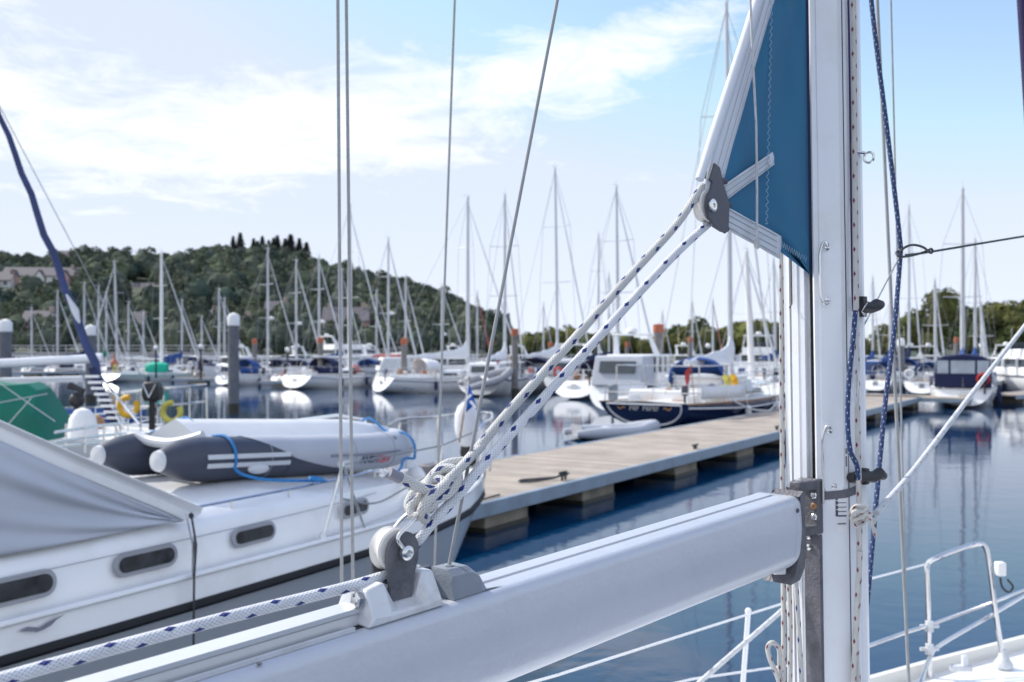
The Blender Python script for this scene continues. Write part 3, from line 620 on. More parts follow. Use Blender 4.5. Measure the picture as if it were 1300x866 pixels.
def motorboat(px, pyw, label, Lb=9, head=(.55, .835), hull='gel', fly=False, arch=True, group='motor boats moored in the marina', wheel=False, canvas=None, midx=True, sx=1.0, stripe='navy', name='motor_cruiser'):
    c = PZ(px, pyw, 0); h = V((head[0], head[1], 0)).normalized(); loc = c-h*Lb/2 if midx else c
    t = thing(name, label, 'motor boat', loc, math.atan2(h.y, h.x), group)
    B = Lb*.34; fb = .1*Lb+.15; rings, top = hull_rings(Lb, B, fb, sheer=.5, transom=.9, dep=.4, full=.5)
    mb = MB(); mb.loft(rings, closed=False, caps=False); mb._add(rings[0], [tuple(range(len(rings[0])))]); mb.build('hull', M[hull], t, smooth=50)
    mb = MB(); mb.grid([[a+V((0, 0, -.02)), (a+b)/2+V((0, 0, .05)), b+V((0, 0, -.02))] for a, b in top]); mb.build('deck', M['deck'], t)
    mb = MB()
    for s in (0, -1): mb.tube([q[s]+V((0, 0, -.04)) for q in rings], .05, 6)
    mb.build('rubbing_strake', M[stripe], t)
    ch = .95 if not wheel else 1.35; x0, x1 = (Lb*.28, Lb*.74) if not wheel else (Lb*.22, Lb*.5); w_ = B*.38; z0 = fb
    def slab(xa, xb, za, zb, wa, wb, ra=.0, rb=.0): 
        mb = MB(); mb.loft([[V((xa, -wa, za)), V((xb, -wa*.8, za)), V((xb, wa*.8, za)), V((xa, wa, za))], [V((xa+ra, -wb, zb)), V((xb-rb, -wb*.85, zb)), V((xb-rb, wb*.85, zb)), V((xa+ra, wb, zb))]]); return mb
    cab = slab(x0, x1, z0-.05, z0+ch*.5, w_, w_, 0, Lb*.03).build('cabin', M['gel'], t, bevel=.05)
    slab(x0+.02, x1-Lb*.03, z0+ch*.5, z0+ch, w_*.98, w_*.9, .0 if wheel else .1, Lb*.08).build('window', M['glass'], cab)
    for u in (0, .33, .66):
        xx = lerp(x0+.05, x1-Lb*.09, u)
        for s in (-1, 1): mb = MB(); mb.box((xx, s*w_*.96, z0+ch*.75), (.12, .08, ch*.52)); mb.build('window_pillar', M['gel'], cab)
    slab(x0-.35, x1-Lb*.06, z0+ch, z0+ch+.1, w_*1.02, w_*.98).build('cabin_roof', M['gel'], t, bevel=.03)
    zt = z0+ch+.1
    if fly:
        slab(x0, x1-Lb*.12, zt, zt+.5, w_*.9, w_*.85, 0, .5).build('flybridge', M['gel'], t, bevel=.05)
        mb = MB(); mb.prism([(x1-Lb*.2, -w_*.7, zt+.45), (x1-Lb*.2, w_*.7, zt+.45), (x1-Lb*.2-.35, w_*.6, zt+.9), (x1-Lb*.2-.35, -w_*.6, zt+.9)], (-.03, 0, 0)); mb.build('windscreen', M['glass'], t)
        zt += .5
    if arch:
        mb = MB(); xa = x0+.1
        for s in (-1, 1): mb.prism([(xa, s*w_*.9, zt-.1), (xa+.5, s*w_*.9, zt-.1), (xa-.1, s*w_*.75, zt+.85), (xa-.4, s*w_*.75, zt+.85)], (0, -s*.08, 0))
        mb.box((xa-.25, 0, zt+.88), (.4, w_*1.6, .1)); ar = mb.build('radar_arch', M['gel'], t, bevel=.02)
        mb = MB(); mb.lathe([(.06, 0), (.24, .03), (.26, .12), (.2, .22), (.03, .26)], V((xa-.25, 0, zt+.93)), n=12); mb.tube([(xa-.25, .5, zt+.9), (xa-.4, .5, zt+2.6)], .015, 5); mb.build('radar_dome', M['white'], ar)
    if canvas:
        slab(Lb*.03, x0+.1, fb+.1, fb+ch+.05, B*.4, w_, .3, 0).build('cockpit_canopy', M[canvas], t, bevel=.06)
        mb = MB(); mb.box((Lb*.03+.14, 0, fb+ch*.68), (.06, B*.56, ch*.38), Matrix.Rotation(.25, 3, 'Y')); mb.build('canopy_window', M['glass'], t)
    mb = MB()
    pts = [a+V((0, 0, .6)) for a, b in top[5:]]+[b+V((0, 0, .6)) for a, b in reversed(top[5:])]
    mb.tube(pts, .018, 5)
    for q in pts[::2]: mb.tube([q, q-V((0, 0, .62))], .015, 5)
    mb.build('bow_rail', M['steel'], t)
    return t, dict(L=Lb, B=B, fb=fb, top=top, ch=ch, w=w_)

SB = sailboat
SB(40, 392, 112, 'small sailing boat with the shortest mast at the far left shore', L_=6)
SB(73, 371, 104, 'sailing boat with bare mast second from the left of the marina', hood='canvasnavy')
SB(107, 360, 100, 'sailing boat whose mast rises behind the blue furled sail', cover='canvasnavy', furl='canvaswhite')
SB(125, 364, 106, 'sailing boat moored just right of the nearest short white capped pile', hood='canvasblue')
SB(135, 372, 110, 'small sailing boat behind the leaning mast on the left', cover='canvasgreen')
SB(149, 333, 92, 'sailing boat with tall slightly leaning mast and green topped hull behind the pink buoy', hood=None, lean=.3, stripe='greenhull', thick=1.2, hull='gel', head=(-.97, .2), L_=8, fbo=.6)
SB(163, 384, 114, 'sailing boat with yellowish mast in the far row on the left', L_=6.5)
SB(182, 396, 116, 'little sailing boat in the far row left of the tallest left mast', L_=6)
SB(205, 320, 84, 'long low racing sailboat with a thick white mast and green tarpaulin over its stern', hull='gel', stripe='greenhull', fbo=.6, thick=1.5, L_=9.5, spars='white')
SB(231, 382, 100, 'sailing boat with a dark hull right of the thick white mast', hull='blackhull', cover='canvasblue')
SB(256, 403, 112, 'small sailing boat with blue cockpit cover behind the dark lamp post', L_=6, hood='canvasblue')
SB(278, 368, 88, 'sailing boat left of the tall white capped pile, with a cream hull', hull='gel2', hood='canvasnavy')
SB(285, 380, 98, 'sailing boat half hidden behind the tall white capped pile', L_=7)
SB(340, 317, 76, 'white sailing boat with a tall bare mast behind the first orange topped pile', hood='canvasblue', cover=None, radar=True, stripe=None)
SB(376, 332, 78, 'sailing boat with dark blue sprayhood and broad white transom beside the second orange topped pile', hood='canvasnavy', radar=True, tent=None)
SB(405, 325, 74, 'white sailing boat with the mast directly behind the second orange topped pile', hood='canvasnavy', radar=True)
SB(434, 343, 88, 'sailing boat whose mast stands just left of the tall white one at the centre', cover='canvasblue')
SB(444, 260, 71, 'white sailing boat with the tallest mast left of centre and a blue fender skirt', thick=1.6, spars='white', hood='canvasnavy', cover=None, stripe='bluehull')
SB(478, 370, 92, 'sailing boat seen between the tall white mast and the red covered boat', L_=8)
SB(493, 303, 74, 'sailing boat with a blue sail bag at the foot of its mast', cover=None, furl='canvaswhite', radar=True, hood='canvasblue')
SB(515, 353, 80, 'sailing boat with faded red cockpit cover behind the third orange topped pile', tent='canvasred')
SB(561, 362, 80, 'sailing boat whose mast stands behind the white boom cover', hood='canvasnavy', radar=True, L_=8.5)
SB(594, 250, 64, 'white sailing boat with a long white boom cover behind the saltire pennant', cover='canvaswhite', head=(.85, .5), L_=10.5, thick=1.2, hood='canvaswhite', boomlen=4.2, ax_=.6)
SB(606, 371, 96, 'sailing boat with a reddish furled sail in the far row', furl='canvasred')
SB(641, 248, 62, 'sailing boat with grey sail cover left of the thick orange topped pile', cover='canvaswhite', head=(.3, .95), hood='canvasnavy', red=True)
SB(708, 215, 66, 'sailing boat with the tallest mast at the centre, behind the rope pair', cover='canvaswhite', hood='canvasnavy', L_=11, boomlen=4, lean=-.35)
SB(690, 385, 110, 'small sailing boat far behind between the centre masts', L_=6)
SB(760, 297, 98, 'sailing boat with a slim mast left of the navy boom cover', L_=9)
SB(773, 347, 112, 'distant sailing boat with a short mast beside the slim one', L_=7)
SB(785, 238, 58, 'sailing boat with black and white hull, white swim transom and navy boom cover', cover='canvasnavy', hood='canvasnavy', L_=11, hull='gel', stripe='blackhull', boomlen=4, lean=-.25, ax_=.5)
SB(745, 420, 60, 'low white sailing boat stern to, with a grey canvas panel across its cockpit', L_=7, tent='canvasgrey') if False else None
SB(841, 395, 110, 'distant sailing boat behind the radar arch', L_=6.5)
SB(879, 383, 104, 'distant sailing boat with thin mast above the white boom cover', L_=7)
SB(905, 380, 100, 'distant sailing boat left of the blue yacht\'s mast', L_=7, furl='canvasred')
SB(985, 330, 70, 'sailing boat just left of the foreground mast', L_=9, cover='canvasblue', lean=-.5)
SB(1108, 352, 84, 'sailing boat just right of the foreground mast, with blue covers', cover='canvasblue', hood='canvasblue')
SB(1154, 262, 72, 'sailing boat with navy cover behind the dark white capped pile on the right', cover='canvasnavy', hood='canvasblue')
SB(1188, 356, 62, 'sailing boat with a leaning mast left of the navy tented boat', L_=8, hood='canvasblue', lean=-.3)
SB(1130, 380, 66, 'white sailing boat with blue cover low behind the end of the walkway', L_=7.5, hood='canvasblue', cover='canvasblue')
SB(1238, 305, 60, 'sailing boat with light blue sail cover right of the tallest right hand mast', cover='canvasblue', L_=9.5)
SB(1246, 385, 70, 'sailing boat with a white radar dome high on its short mast', radar=True, L_=8)
# navy tented boat stern-on
SB(1222, 240, 51, 'white sailing boat stern to, with a navy cockpit tent and clear windows', cover='canvasblue', tent='canvasnavy', L_=9.6, head=(.41, .91), stripe=None, boomlen=3.4, thick=1.2)
SB(955, 320, 47, 'sailing boat moored beyond the bow of the navy yacht', cover=None, L_=9.5, head=(.55, .84), thick=1.5, lean=-.8, spars='white')

motorboat(20, 471, 'small white motor boat with pink side at the far left pontoon', 6, (.95, .3), stripe='labelred')
motorboat(42, 471, 'small white cabin boat second from the left at the far pontoon', 5.5, (.95, .3), arch=False)
motorboat(64, 471, 'small motor boat with a dark stripe third from the left at the far pontoon', 5.5, (.95, .3), arch=False, stripe='blackhull')
motorboat(94, 473, 'small white motor boat with rounded cabin right of the other small ones', 6, (.9, .4), arch=False)
motorboat(303, 482, 'white motor boat with a raked bow right of the tall white capped pile', 8, (-.5, -.86), arch=False)
motorboat(448, 472, 'large white flybridge motor cruiser with radar domes behind the tall white mast', 14, (.8, .6), fly=True)
motorboat(560, 492, 'white motor sailer seen from the side with a long row of dark windows', 9.5, (.97, .24), arch=False, canvas='canvaswhite')
motorboat(640, 500, 'white boat with rounded transom and an inflatable hanging beside it', 7.5, (.35, .93), arch=False, canvas='canvaswhite')
motorboat(742, 497, 'white motor boat stern to, with a grey canvas screen across the cockpit', 9, (.35, .93), canvas='canvasgrey', arch=True)
motorboat(835, 518, 'white wheelhouse motor boat with blue edged windows beyond the navy yacht', 9.0, (.55, .84), wheel=True, canvas='canvasgrey', stripe='canvasnavy')
motorboat(966, 486, 'white flybridge motor cruiser behind the bow of the navy yacht', 11, (.3, .95), fly=True, arch=True)
motorboat(1300, 500, 'large pale motor boat with a red mark on its side at the right edge', 10, (-.2, .98), fly=True)
motorboat(1120, 492, 'white motor boat with an orange lifebuoy left of the navy tented boat', 7, (.4, .9), canvas='canvasblue', arch=False)
motorboat(1160, 483, 'white motor boat with rounded windows behind the end of the walkway', 7.5, (.5, .86), arch=True)

# navy yacht beside the walkway
for px, py, l, hd, hull, cv_, ar, lab in [
    (126, 470, 6, (.9, .4), 'gel', None, False, 'small white open boat between the ladder top and the pink buoy'),
    (232, 473, 7, (.5, .86), 'gel', 'canvasblue', False, 'white motor boat with blue canopy left of the thin dark lamp post'),
    (264, 474, 6.5, (.6, .8), 'gel2', 'canvasnavy', False, 'cream cabin boat just left of the tall white capped pile'),
    (322, 475, 7, (.5, .86), 'gel', 'canvaswhite', True, 'white motor boat behind the thin orange topped pile'),
    (357, 474, 6.5, (-.4, -.9), 'gel', None, False, 'small motor boat facing the camera behind the white globed lamp'),
    (392, 474, 7.5, (.5, .86), 'gel', 'canvasnavy', True, 'white motor boat with navy canopy behind the second orange topped pile'),
    (484, 475, 8, (.5, .86), 'gel', None, True, 'white motor boat with an arch behind the boat with the blue sail bag'),
    (528, 474, 7, (-.4, -.9), 'gel2', 'canvasred', False, 'cream motor boat with faded red canopy behind the third orange topped pile'),
    (590, 474, 8, (.6, .8), 'gel', 'canvasblue', True, 'white motor boat with blue canopy half hidden behind the motor sailer'),
    (668, 475, 8, (.5, .86), 'gel', None, True, 'white motor boat behind the thickest orange topped pile'),
    (698, 478, 7, (-.5, -.86), 'gel', 'canvasnavy', False, 'white cabin boat with navy canopy between the two rope strands'),
    (765, 477, 8.5, (.6, .8), 'bluehull', 'canvasnavy', True, 'blue hulled motor boat behind the navy boom cover'),
    (880, 477, 8.5, (.6, .8), 'gel', None, True, 'white motor boat seen under the white boom cover of the navy yacht'),
    (915, 476, 8, (-.5, -.86), 'gel2', 'canvaswhite', False, 'cream cabin boat behind the foot of the navy yacht mast'),
    (1105, 478, 8, (.6, .8), 'gel', 'canvasblue', False, 'white motor boat with blue canopy right beside the foreground mast'),
    (1182, 477, 8, (.5, .86), 'gel', None, True, 'white motor boat behind the leaning mast left of the navy tented boat'),
    (1275, 478, 9, (-.5, -.86), 'gel', 'canvasnavy', True, 'white motor boat with navy canopy behind the right hand white sailing boats')]:
    motorboat(px, py, lab, l, hd, hull=hull, canvas=cv_, arch=ar, stripe=random.choice(['navy', 'blackhull', 'bluehull']))

def navy_yacht():
    h = V((.545, .838, 0)); d0 = 33.2; stern = V(((825-650)/F*d0, d0, 0))
    Lb = 12.5; mx = .6
    mp = stern+h*mx*Lb; mxpx = 650+F*mp.x/mp.y; 
    t, q = SB(mxpx, 8, mp.y, 'navy blue yacht with white cabin and gilded stern lettering moored beside the walkway', hull='navy', cover='canvaswhite', L_=Lb, head=h[:2], stripe='gel', boomlen=4.6, name='yacht', lean=-.5, thick=1.0, fbo=.95, counter=.55, tz=.16, ax_=mx, group=None, red=True)
    del_g = t
    fb = q['fb']; B = q['B']; Lb = q['L']
    mb = MB(); tr = q['rings'][0]
    cz_ = .62; pts = [V((0, p.y*.84, cz_+(p.z-cz_)*.84)) for p in tr]; xt = lambda z: -.55*(z-.16)/(tr[0].z-.16)-.03
    pts = [V((xt(p.z), p.y, p.z)) for p in pts]
    mb.tube(pts+[pts[0]], .03, 5); mb.build('transom_line', M['gel'], t)
    # name board letters: soft gilded scrolls with pale letters between, as far as the photo shows them
    zt = tr[0].z*.80
    for s in (-1, 1):
        mb = MB(); mb.tube([V((-.0, s*(.7+.07*k), zt+.05*math.sin(k*1.9))) + V((xt(zt), 0, 0)) for k in range(5)], .024, 5); mb.build('gilded_scroll', M['gold'], t)
    for k, wl in enumerate([.1, .08, .1, .0, .1, .09, .06, .1, .09]):
        if wl:
            mb = MB(); y = .5-k*.12; x = xt(zt); loop = [V((x-.012, y, zt-.07)), V((x-.012, y, zt+.07)), V((x-.012, y-.05, zt+.07)), V((x-.012, y-.06, zt+.03)), V((x-.012, y-.03, zt))]
            if k % 2: loop += [V((x-.012, y-.07, zt-.07))]
            mb.tube(loop, .013, 5); mb.build('letter', M['sheave'], t)
    # deckhouse
    def slab(xa, xb, za, zb, wa, wb, ra, rb, nm, mm, par=t, bev=.05):
        mb = MB(); mb.loft([[V((xa, -wa, za)), V((xb, -wa*.8, za)), V((xb, wa*.8, za)), V((xa, wa, za))], [V((xa+ra, -wb, zb)), V((xb-rb, -wb*.82, zb)), V((xb-rb, wb*.82, zb)), V((xa+ra, wb, zb))]]); return mb.build(nm, mm, par, bevel=bev)
    dh = slab(Lb*.34, Lb*.56, fb, fb+.75, B*.34, B*.3, 0, .3, 'deckhouse', M['gel'])
    slab(Lb*.33, Lb*.55, fb+.75, fb+.83, B*.34, B*.33, 0, 0, 'deckhouse_roof', M['gel'], t, .02)
    for s in (-1, 1):
        for xa, xb in ((.37, .42), (.44, .51)):
            mb = MB(); mb.prism([(Lb*xa, s*B*.337, fb+.25), (Lb*xb, s*B*.322, fb+.25), (Lb*xb-.1, s*B*.305, fb+.65), (Lb*xa, s*B*.318, fb+.65)], (0, s*.03, 0)); mb.build('window', M['clear'], dh, smooth=0)
    # aft coaming, wheel shelter
    slab(Lb*.1, Lb*.3, fb, fb+.4, B*.36, B*.34, 0, 0, 'aft_cabin', M['gel'])
    mb = MB(); rr_ = []
    for x, hz in ((Lb*.37, .7), (Lb*.355, 1.2), (Lb*.33, 1.3), (Lb*.31, 1.25)): rr_.append([V((x, B*.27*math.cos(a), fb+.2+hz*max(0, math.sin(a))**.45)) for a in [PI*k/10 for k in range(11)]])
    mb.grid(rr_); sh = mb.build('sprayhood', M['canvasblue'], t, solid=.03)
    for s in (-1, 1):
        mb = MB(); mb.box((Lb*.335, s*B*.27, fb+.85), (.3, .03, .5)); mb.build('sprayhood_window', M['clear'], sh, bevel=.01)
    mb = MB()
    for x in (.02, .2): 
        for s in (-1, 1): mb.tube([(Lb*x+.3, s*B*.38, fb), (Lb*x+.3, s*B*.38, fb+1.25)], .025, 6)
    mb.tube([(Lb*.02+.3, -B*.38, fb+1.25), (Lb*.02+.3, B*.38, fb+1.25)], .025, 6)
    for s in (-1, 1): mb.tube([(Lb*.02+.3, s*B*.38, fb+1.25), (Lb*.2+.3, s*B*.38, fb+1.25)], .025, 6)
    mb.build('stern_gantry', M['steel'], t)
    mb = MB(); mb.box((-.1, B*.33, fb+.35), (.25, .3, .55)); mb.box((-.15, B*.33, fb-.3), (.12, .12, .9)); mb.build('outboard_motor', M['greyp'], t, bevel=.06)
    for nm, x, m_ in (('lifebuoy', Lb*.2, 'paleyellow'), ('lifebuoy', Lb*.255, 'yellow')):
        W = ROOT[t.name]; o_ = thing(nm, 'pale yellow horseshoe lifebuoy on the navy yacht\'s rail' if m_ == 'paleyellow' else 'bright yellow horseshoe lifebuoy nearest the blue sprayhood of the navy yacht', 'lifebuoy', W @ V((x, -B*.42, fb+.55)), math.atan2(h.y, h.x))
        mb = MB(); mb.torus((0, 0, 0), .28, .12, (0, 1, 0), 16, 8, -.8, 3.9); mb.build('foam_ring', M[m_], o_)
        mb = MB(); mb.tube([(0, 0, .38), (0, .05, .55)], .01, 4); mb.build('lanyard', M['darkwire'], o_)
    # mooring lines
    W = ROOT[t.name]
    wk = lambda p: p
    a = W @ (q['sh'](.22, 0)+V((0, 0, .05))); b = W @ (q['sh'](.62, 0)+V((0, 0, .05))); c = W @ V((Lb*.36, -B*.5-.55, .55))
    for nm, lab, pp in (('mooring_line', 'white mooring line from the navy yacht\'s stern quarter to the walkway', (a, a.lerp(c, .5)-V((0, 0, .12)), c)), ('mooring_line', 'white mooring line from the navy yacht\'s midships forward to the walkway', (b, b.lerp(c, .5)-V((0, 0, .12)), c+V((.02, 0.05, 0))))):
        mb = MB(); mb.tube(smooth_path(pp), .03, 6); o_ = mb.build(nm, M['rplain']); tag(o_, lab, 'rope')

navy_yacht()

# grey inflatable tender behind the navy yacht
def inflatable(name, label, loc, rz, L_=2.6, r=.17, m1='hypw', upside=False):
    t = thing(name, label, 'inflatable dinghy', loc, rz); w_ = .5
    pts = [(-L_/2, -w_, r), (L_*.15, -w_, r), (L_*.36, -w_*.6, r+.08), (L_/2, 0, r+.14), (L_*.36, w_*.6, r+.08), (L_*.15, w_, r), (-L_/2, w_, r)]
    sp_ = smooth_path(pts, 5); mb = MB(); rr_ = [r]*len(sp_); rr_[0] = rr_[-1] = r*.45; rr_[1] = rr_[-2] = r*.8; mb.tube(sp_, rr_, 12); mb.build('tube', M[m1], t)
    mb = MB(); mb.box((-L_*.1, 0, r*.5), (L_*.75, w_*1.6, .05)); mb.build('floor', M['rubber'], t)
    mb = MB(); mb.box((-L_*.42, 0, r+.06), (.05, w_*1.7, .34)); mb.build('transom', M['rubber'], t)
    mb = MB(); mb.box((-.1, 0, r*1.6), (.22, w_*1.8, .03)); mb.build('thwart', M['white'], t)
    return t
inflatable('inflatable_dinghy', 'grey inflatable tender afloat behind the stern of the navy yacht', PZ(778, 556, 0), .35, 2.9, .2, 'hyp')
# inflatable hanging at the white boat
t_ = inflatable('inflatable_dinghy', 'grey inflatable dinghy hauled up slanting on the white boat by the thick orange topped pile', P(618, 486, 56), .3, 3, .2, 'rubber')
t_.rotation_euler = (.3, -.25, .4)

# ------------------------------------------------------------------ piles, lamps, pontoons
def pile(px, top, d, r, label, cap='white', body='pile', dome=True, group='mooring piles'):
    loc = P(px, HY, d); loc.z = 0; h = CH+(HY-top)/F*d
    t = thing('mooring_pile', label, 'pile', loc, 0, group)
    ct = .55 if cap == 'white' else .42
    ct = min(ct, r*2.4)
    mb = MB(); mb.lathe([(r, -2), (r, .35), (r*.98, h-ct)], n=20); bd = mb.build('shaft', M[body], t)
    mb = MB(); mb.lathe([(r*1.02, -.5), (r*1.03, .45)], n=20); mb.build('weed_band', M['weed'], t)
    mb = MB(); mb.lathe([(r*1.08, h-ct), (r*1.1, h-ct*.35), (r*.8, h-ct*.12), (.02, h)] if dome else [(r*1.1, h-ct), (r*1.1, h-.04), (.02, h)], n=20); mb.build('cap', M[cap], t)
    return t
pile(296.5, 397, 42, .235, 'tallest dark pile with white domed cap, left of centre')
pile(115, 412, 50, .25, 'dark pile with white domed cap beside the blue furled sail')
pile(7, 405, 43, .25, 'grey pile with white cap at the left edge')
pile(1144, 429, 66, .22, 'dark pile with round white cap near the end of the walkway')
for px, top, d, r, lab in [(407, 428, 69, .2, 'orange topped pile in front of the white transoms'), (513, 429, 64, .2, 'orange topped pile in front of the motor sailer'),
        (653.5, 417, 57, .2, 'thickest orange topped pile, by the rope pair'), (836, 411, 48, .24, 'orange topped pile standing beyond the navy yacht'),
        (323, 430, 75, .17, 'thin orange topped pile right of the tall white capped one'), (624, 433, 84, .17, 'orange topped pile behind the white boat with the slanted inflatable'),
        (699, 434, 90, .2, 'small distant orange topped pile between the rope strands and the tallest centre mast'), (796, 434, 86, .17, 'small orange topped pile behind the navy boom cover'),
        (876, 428, 80, .2, 'orange topped pile above the white boom cover'), (1214, 428, 76, .17, 'orange topped pile among the masts on the right')]:
    pile(px, top, d, r, lab, 'orange', 'pilewood', dome=False)
def lamp(px, top, d, lab):
    loc = P(px, HY, d); loc.z = .4; h = CH+(HY-top)/F*d-.4
    t = thing('pontoon_lamp', lab, 'lamp', loc, 0, 'lamp posts on the pontoons')
    mb = MB(); mb.tube([(0, 0, 0), (0, 0, h-.3)], .075, 8); mb.lathe([(.14, 0), (.14, .05)], n=10); mb.build('post', M['black'], t)
    mb = MB(); mb.ball((0, 0, h-.18), .19, 12); mb.build('globe', M['white'], t)
lamp(198, 439, 78, 'dark lamp post with a white globe in front of the green hulled boat'); lamp(255, 437, 74, 'dark lamp post with a white globe left of the tall white capped pile')
lamp(365, 441, 76, 'white globed lamp post between the sailing boats right of the tall pile'); lamp(899, 436, 70, 'white globed lamp post behind the navy yacht')
def pontoon(a, b, wd, label, z=.42, name='pontoon'):
    a = V((a.x, a.y, 0)); b = V((b.x, b.y, 0)); dd = b-a; Lb = dd.length
    t = thing(name, label, 'pontoon', a, math.atan2(dd.y, dd.x), 'floating pontoons')
    mb = MB(); mb.box((Lb/2, 0, z-.03), (Lb, wd, .06)); mb.build('decking', M['plank'], t)
    for s in (-1, 1): mb = MB(); mb.box((Lb/2, s*(wd/2+.03), z-.09), (Lb+.1, .05, .2)); mb.build('edge_beam', M['fascia'], t)
    for k in range(max(2, int(Lb/3))): mb = MB(); mb.box(((k+.5)*Lb/max(2, int(Lb/3)), 0, .1), (1.3, wd-.1, .5)); mb.build('float', M['conc'], t)
def plank_mat():
    m = mat('weathered_planks', (.4, .345, .29), .85, var=.16, scale=1.6, bump=.3, bscale=30, dirt=(.2, .17, .14), dscale=.9, damt=.5); nt = m.node_tree; N = nt.nodes; L = nt.links; g = G(nt)
    tc = N.new('ShaderNodeTexCoord'); sp = N.new('ShaderNodeSeparateXYZ'); L.new(tc.outputs['Object'], sp.inputs[0])
    k = g.m('MULTIPLY', sp.outputs[0], 7.0); fr = g.m('FRACT', k); gap = g.m('GREATER_THAN', fr, .1)
    wn = N.new('ShaderNodeTexWhiteNoise'); wn.noise_dimensions = '1D'; L.new(g.m('FLOOR', k), wn.inputs['W'])
    f = g.m('MULTIPLY', g.m('ADD', g.m('MULTIPLY', gap, .7), .3), g.m('ADD', g.m('MULTIPLY', wn.outputs['Value'], .35), .78))
    b = N['Principled BSDF']; old = b.inputs['Base Color'].links[0].from_socket
    mu = N.new('ShaderNodeMix'); mu.data_type = 'RGBA'; mu.blend_type = 'MULTIPLY'; mu.inputs['Factor'].default_value = 1
    L.new(old, mu.inputs['A']); L.new(f, mu.inputs['B']); L.new(mu.outputs['Result'], b.inputs['Base Color']); return m
M['plank'] = plank_mat()
pontoon(PZ(-30, 478, 0), PZ(112, 477, 0), 2, 'far pontoon behind the green covered boat on the left')
pontoon(PZ(222, 487, 0), PZ(345, 487, 0), 1.5, 'pontoon in front of the boats left and right of the tall white capped pile')
pontoon(PZ(330, 491, 0), PZ(515, 490, 0), 1.5, 'pontoon in front of the white transoms left of centre')
pontoon(PZ(508, 499, 0), PZ(628, 496, 0), 1.5, 'pontoon in front of the motor sailer')
pontoon(PZ(660, 499, 0), PZ(725, 492, 0), 1.5, 'short pontoon behind the rope pair')
pontoon(PZ(1268, 512, 0), PZ(1390, 500, 0), 1.6, 'short pontoon at the right edge below the marked boat')
pontoon(P(160, 0, 92), P(620, 0, 92), 1.8, 'long pontoon running behind the left hand boats')
pontoon(P(640, 0, 88), P(1330, 0, 80), 1.8, 'long pontoon running behind the middle and right hand boats')

def walkway():
    n0 = V((-.7, 14.5, 0)); u = V((.62, 1, 0)).normalized(); nn = V((u.y, -u.x, 0)); W_ = 3.0; st = n0-u*2.2; Lb = (V((19.5, 47, 0))-st).length
    t = thing('walkway', 'long planked floating walkway running diagonally into the marina', 'walkway', st, math.atan2(u.y, u.x))
    z = .5; mb = MB(); mb.box((Lb/2, W_/2, z-.03), (Lb, W_-.1, .06)); mb.build('decking', M['plank'], t)
    for y in (0, W_):
        mb = MB(); mb.box((Lb/2, y, z-.1), (Lb, .1, .22)); 
        eb = mb.build('edge_beam', M['fascia'], t, bevel=.01)
    mb = MB(); mb.box((0, W_/2, z-.1), (.1, W_+.1, .22)); mb.build('edge_beam', M['fascia'], t, bevel=.01)
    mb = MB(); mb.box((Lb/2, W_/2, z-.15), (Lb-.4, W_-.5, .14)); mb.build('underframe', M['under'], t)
    k = 1/u.y
    for q in (.645, 3.36, 7.0, 10.4, 13.8, 17.2, 20.6, 24, 27.4, 30.8):
        for yy in (.62, W_-.62): mb = MB(); mb.box(((q+.53)*k+2.2, yy, .03), (1.28, 1.0, .5)); fl_ = mb.build('float', M['conc'], t, bevel=.02); mb = MB(); mb.box(((q+.53)*k+2.2, yy, -.06), (1.3, 1.02, .26)); mb.build('weed_band', M['weed'], fl_)
    mb = MB(); mb.box((Lb, 6, z-.03), (2.4, 16, .06)); mb.build('cross_decking', M['plank'], t); mb = MB(); mb.box((Lb, 6, z-.12), (2.5, 16.1, .16)); mb.build('cross_beam', M['fascia'], t)
    # cleats
    for q, wld in ((2.9, 'a'), (8.2, ''), (13.5, ''), (19, '')):
        mb = MB(); x = q*k+2.2; 
        for s in (-1, 1): mb.tube([(x+s*.06, .22, z), (x+s*.06, .22, z+.09)], .022, 6)
        mb.tube([(x-.19, .22, z+.1), (x-.1, .22, z+.09), (x+.1, .22, z+.09), (x+.19, .22, z+.1)], [.015, .026, .026, .015], 8); mb.build('cleat', M['black'], t)
    mp = ROOT[t.name]
    x = 2.9*k+2.2
    pts = [mp @ V(p) for p in [(x+.1, .22, z+.11), (x-.1, .26, z+.13), (x+.08, .2, z+.14), (x-.15, .3, z+.06), (x-.5, .45, z+.03), (x-.75, .62, z+.03), (x-.6, .75, z+.03), (x-.3, .6, z+.03), (x-.1, .35, z+.05)]]
    mb = MB(); mb.tube(smooth_path(pts), .018, 6); tag(mb.build('mooring_line', M['darkwire']), 'dark mooring rope looped round the cleat on the walkway', 'rope')
    pts = [mp @ V(p) for p in [(-.3, .6, z+.8), (.9, .35, z+.03), (1.8, .12, z+.03), (2.6, .1, z+.03), (3.4, .15, z+.03)]]
    mb = MB(); mb.tube(smooth_path(pts), .016, 6); tag(mb.build('mooring_line', M['darkwire']), 'dark mooring rope lying along the near edge of the walkway', 'rope')
    pts = [mp @ V((2.5+.22*math.cos(a)*(1+.04*a), 1.5+.22*math.sin(a)*(1+.04*a), z+.02+.006*a)) for a in [i*.5 for i in range(40)]]
    mb = MB(); mb.tube(pts, .022, 6); tag(mb.build('rope_coil', M['darkwire']), 'dark coil of rope on the walkway behind the white yacht\'s bow', 'rope')
walkway()

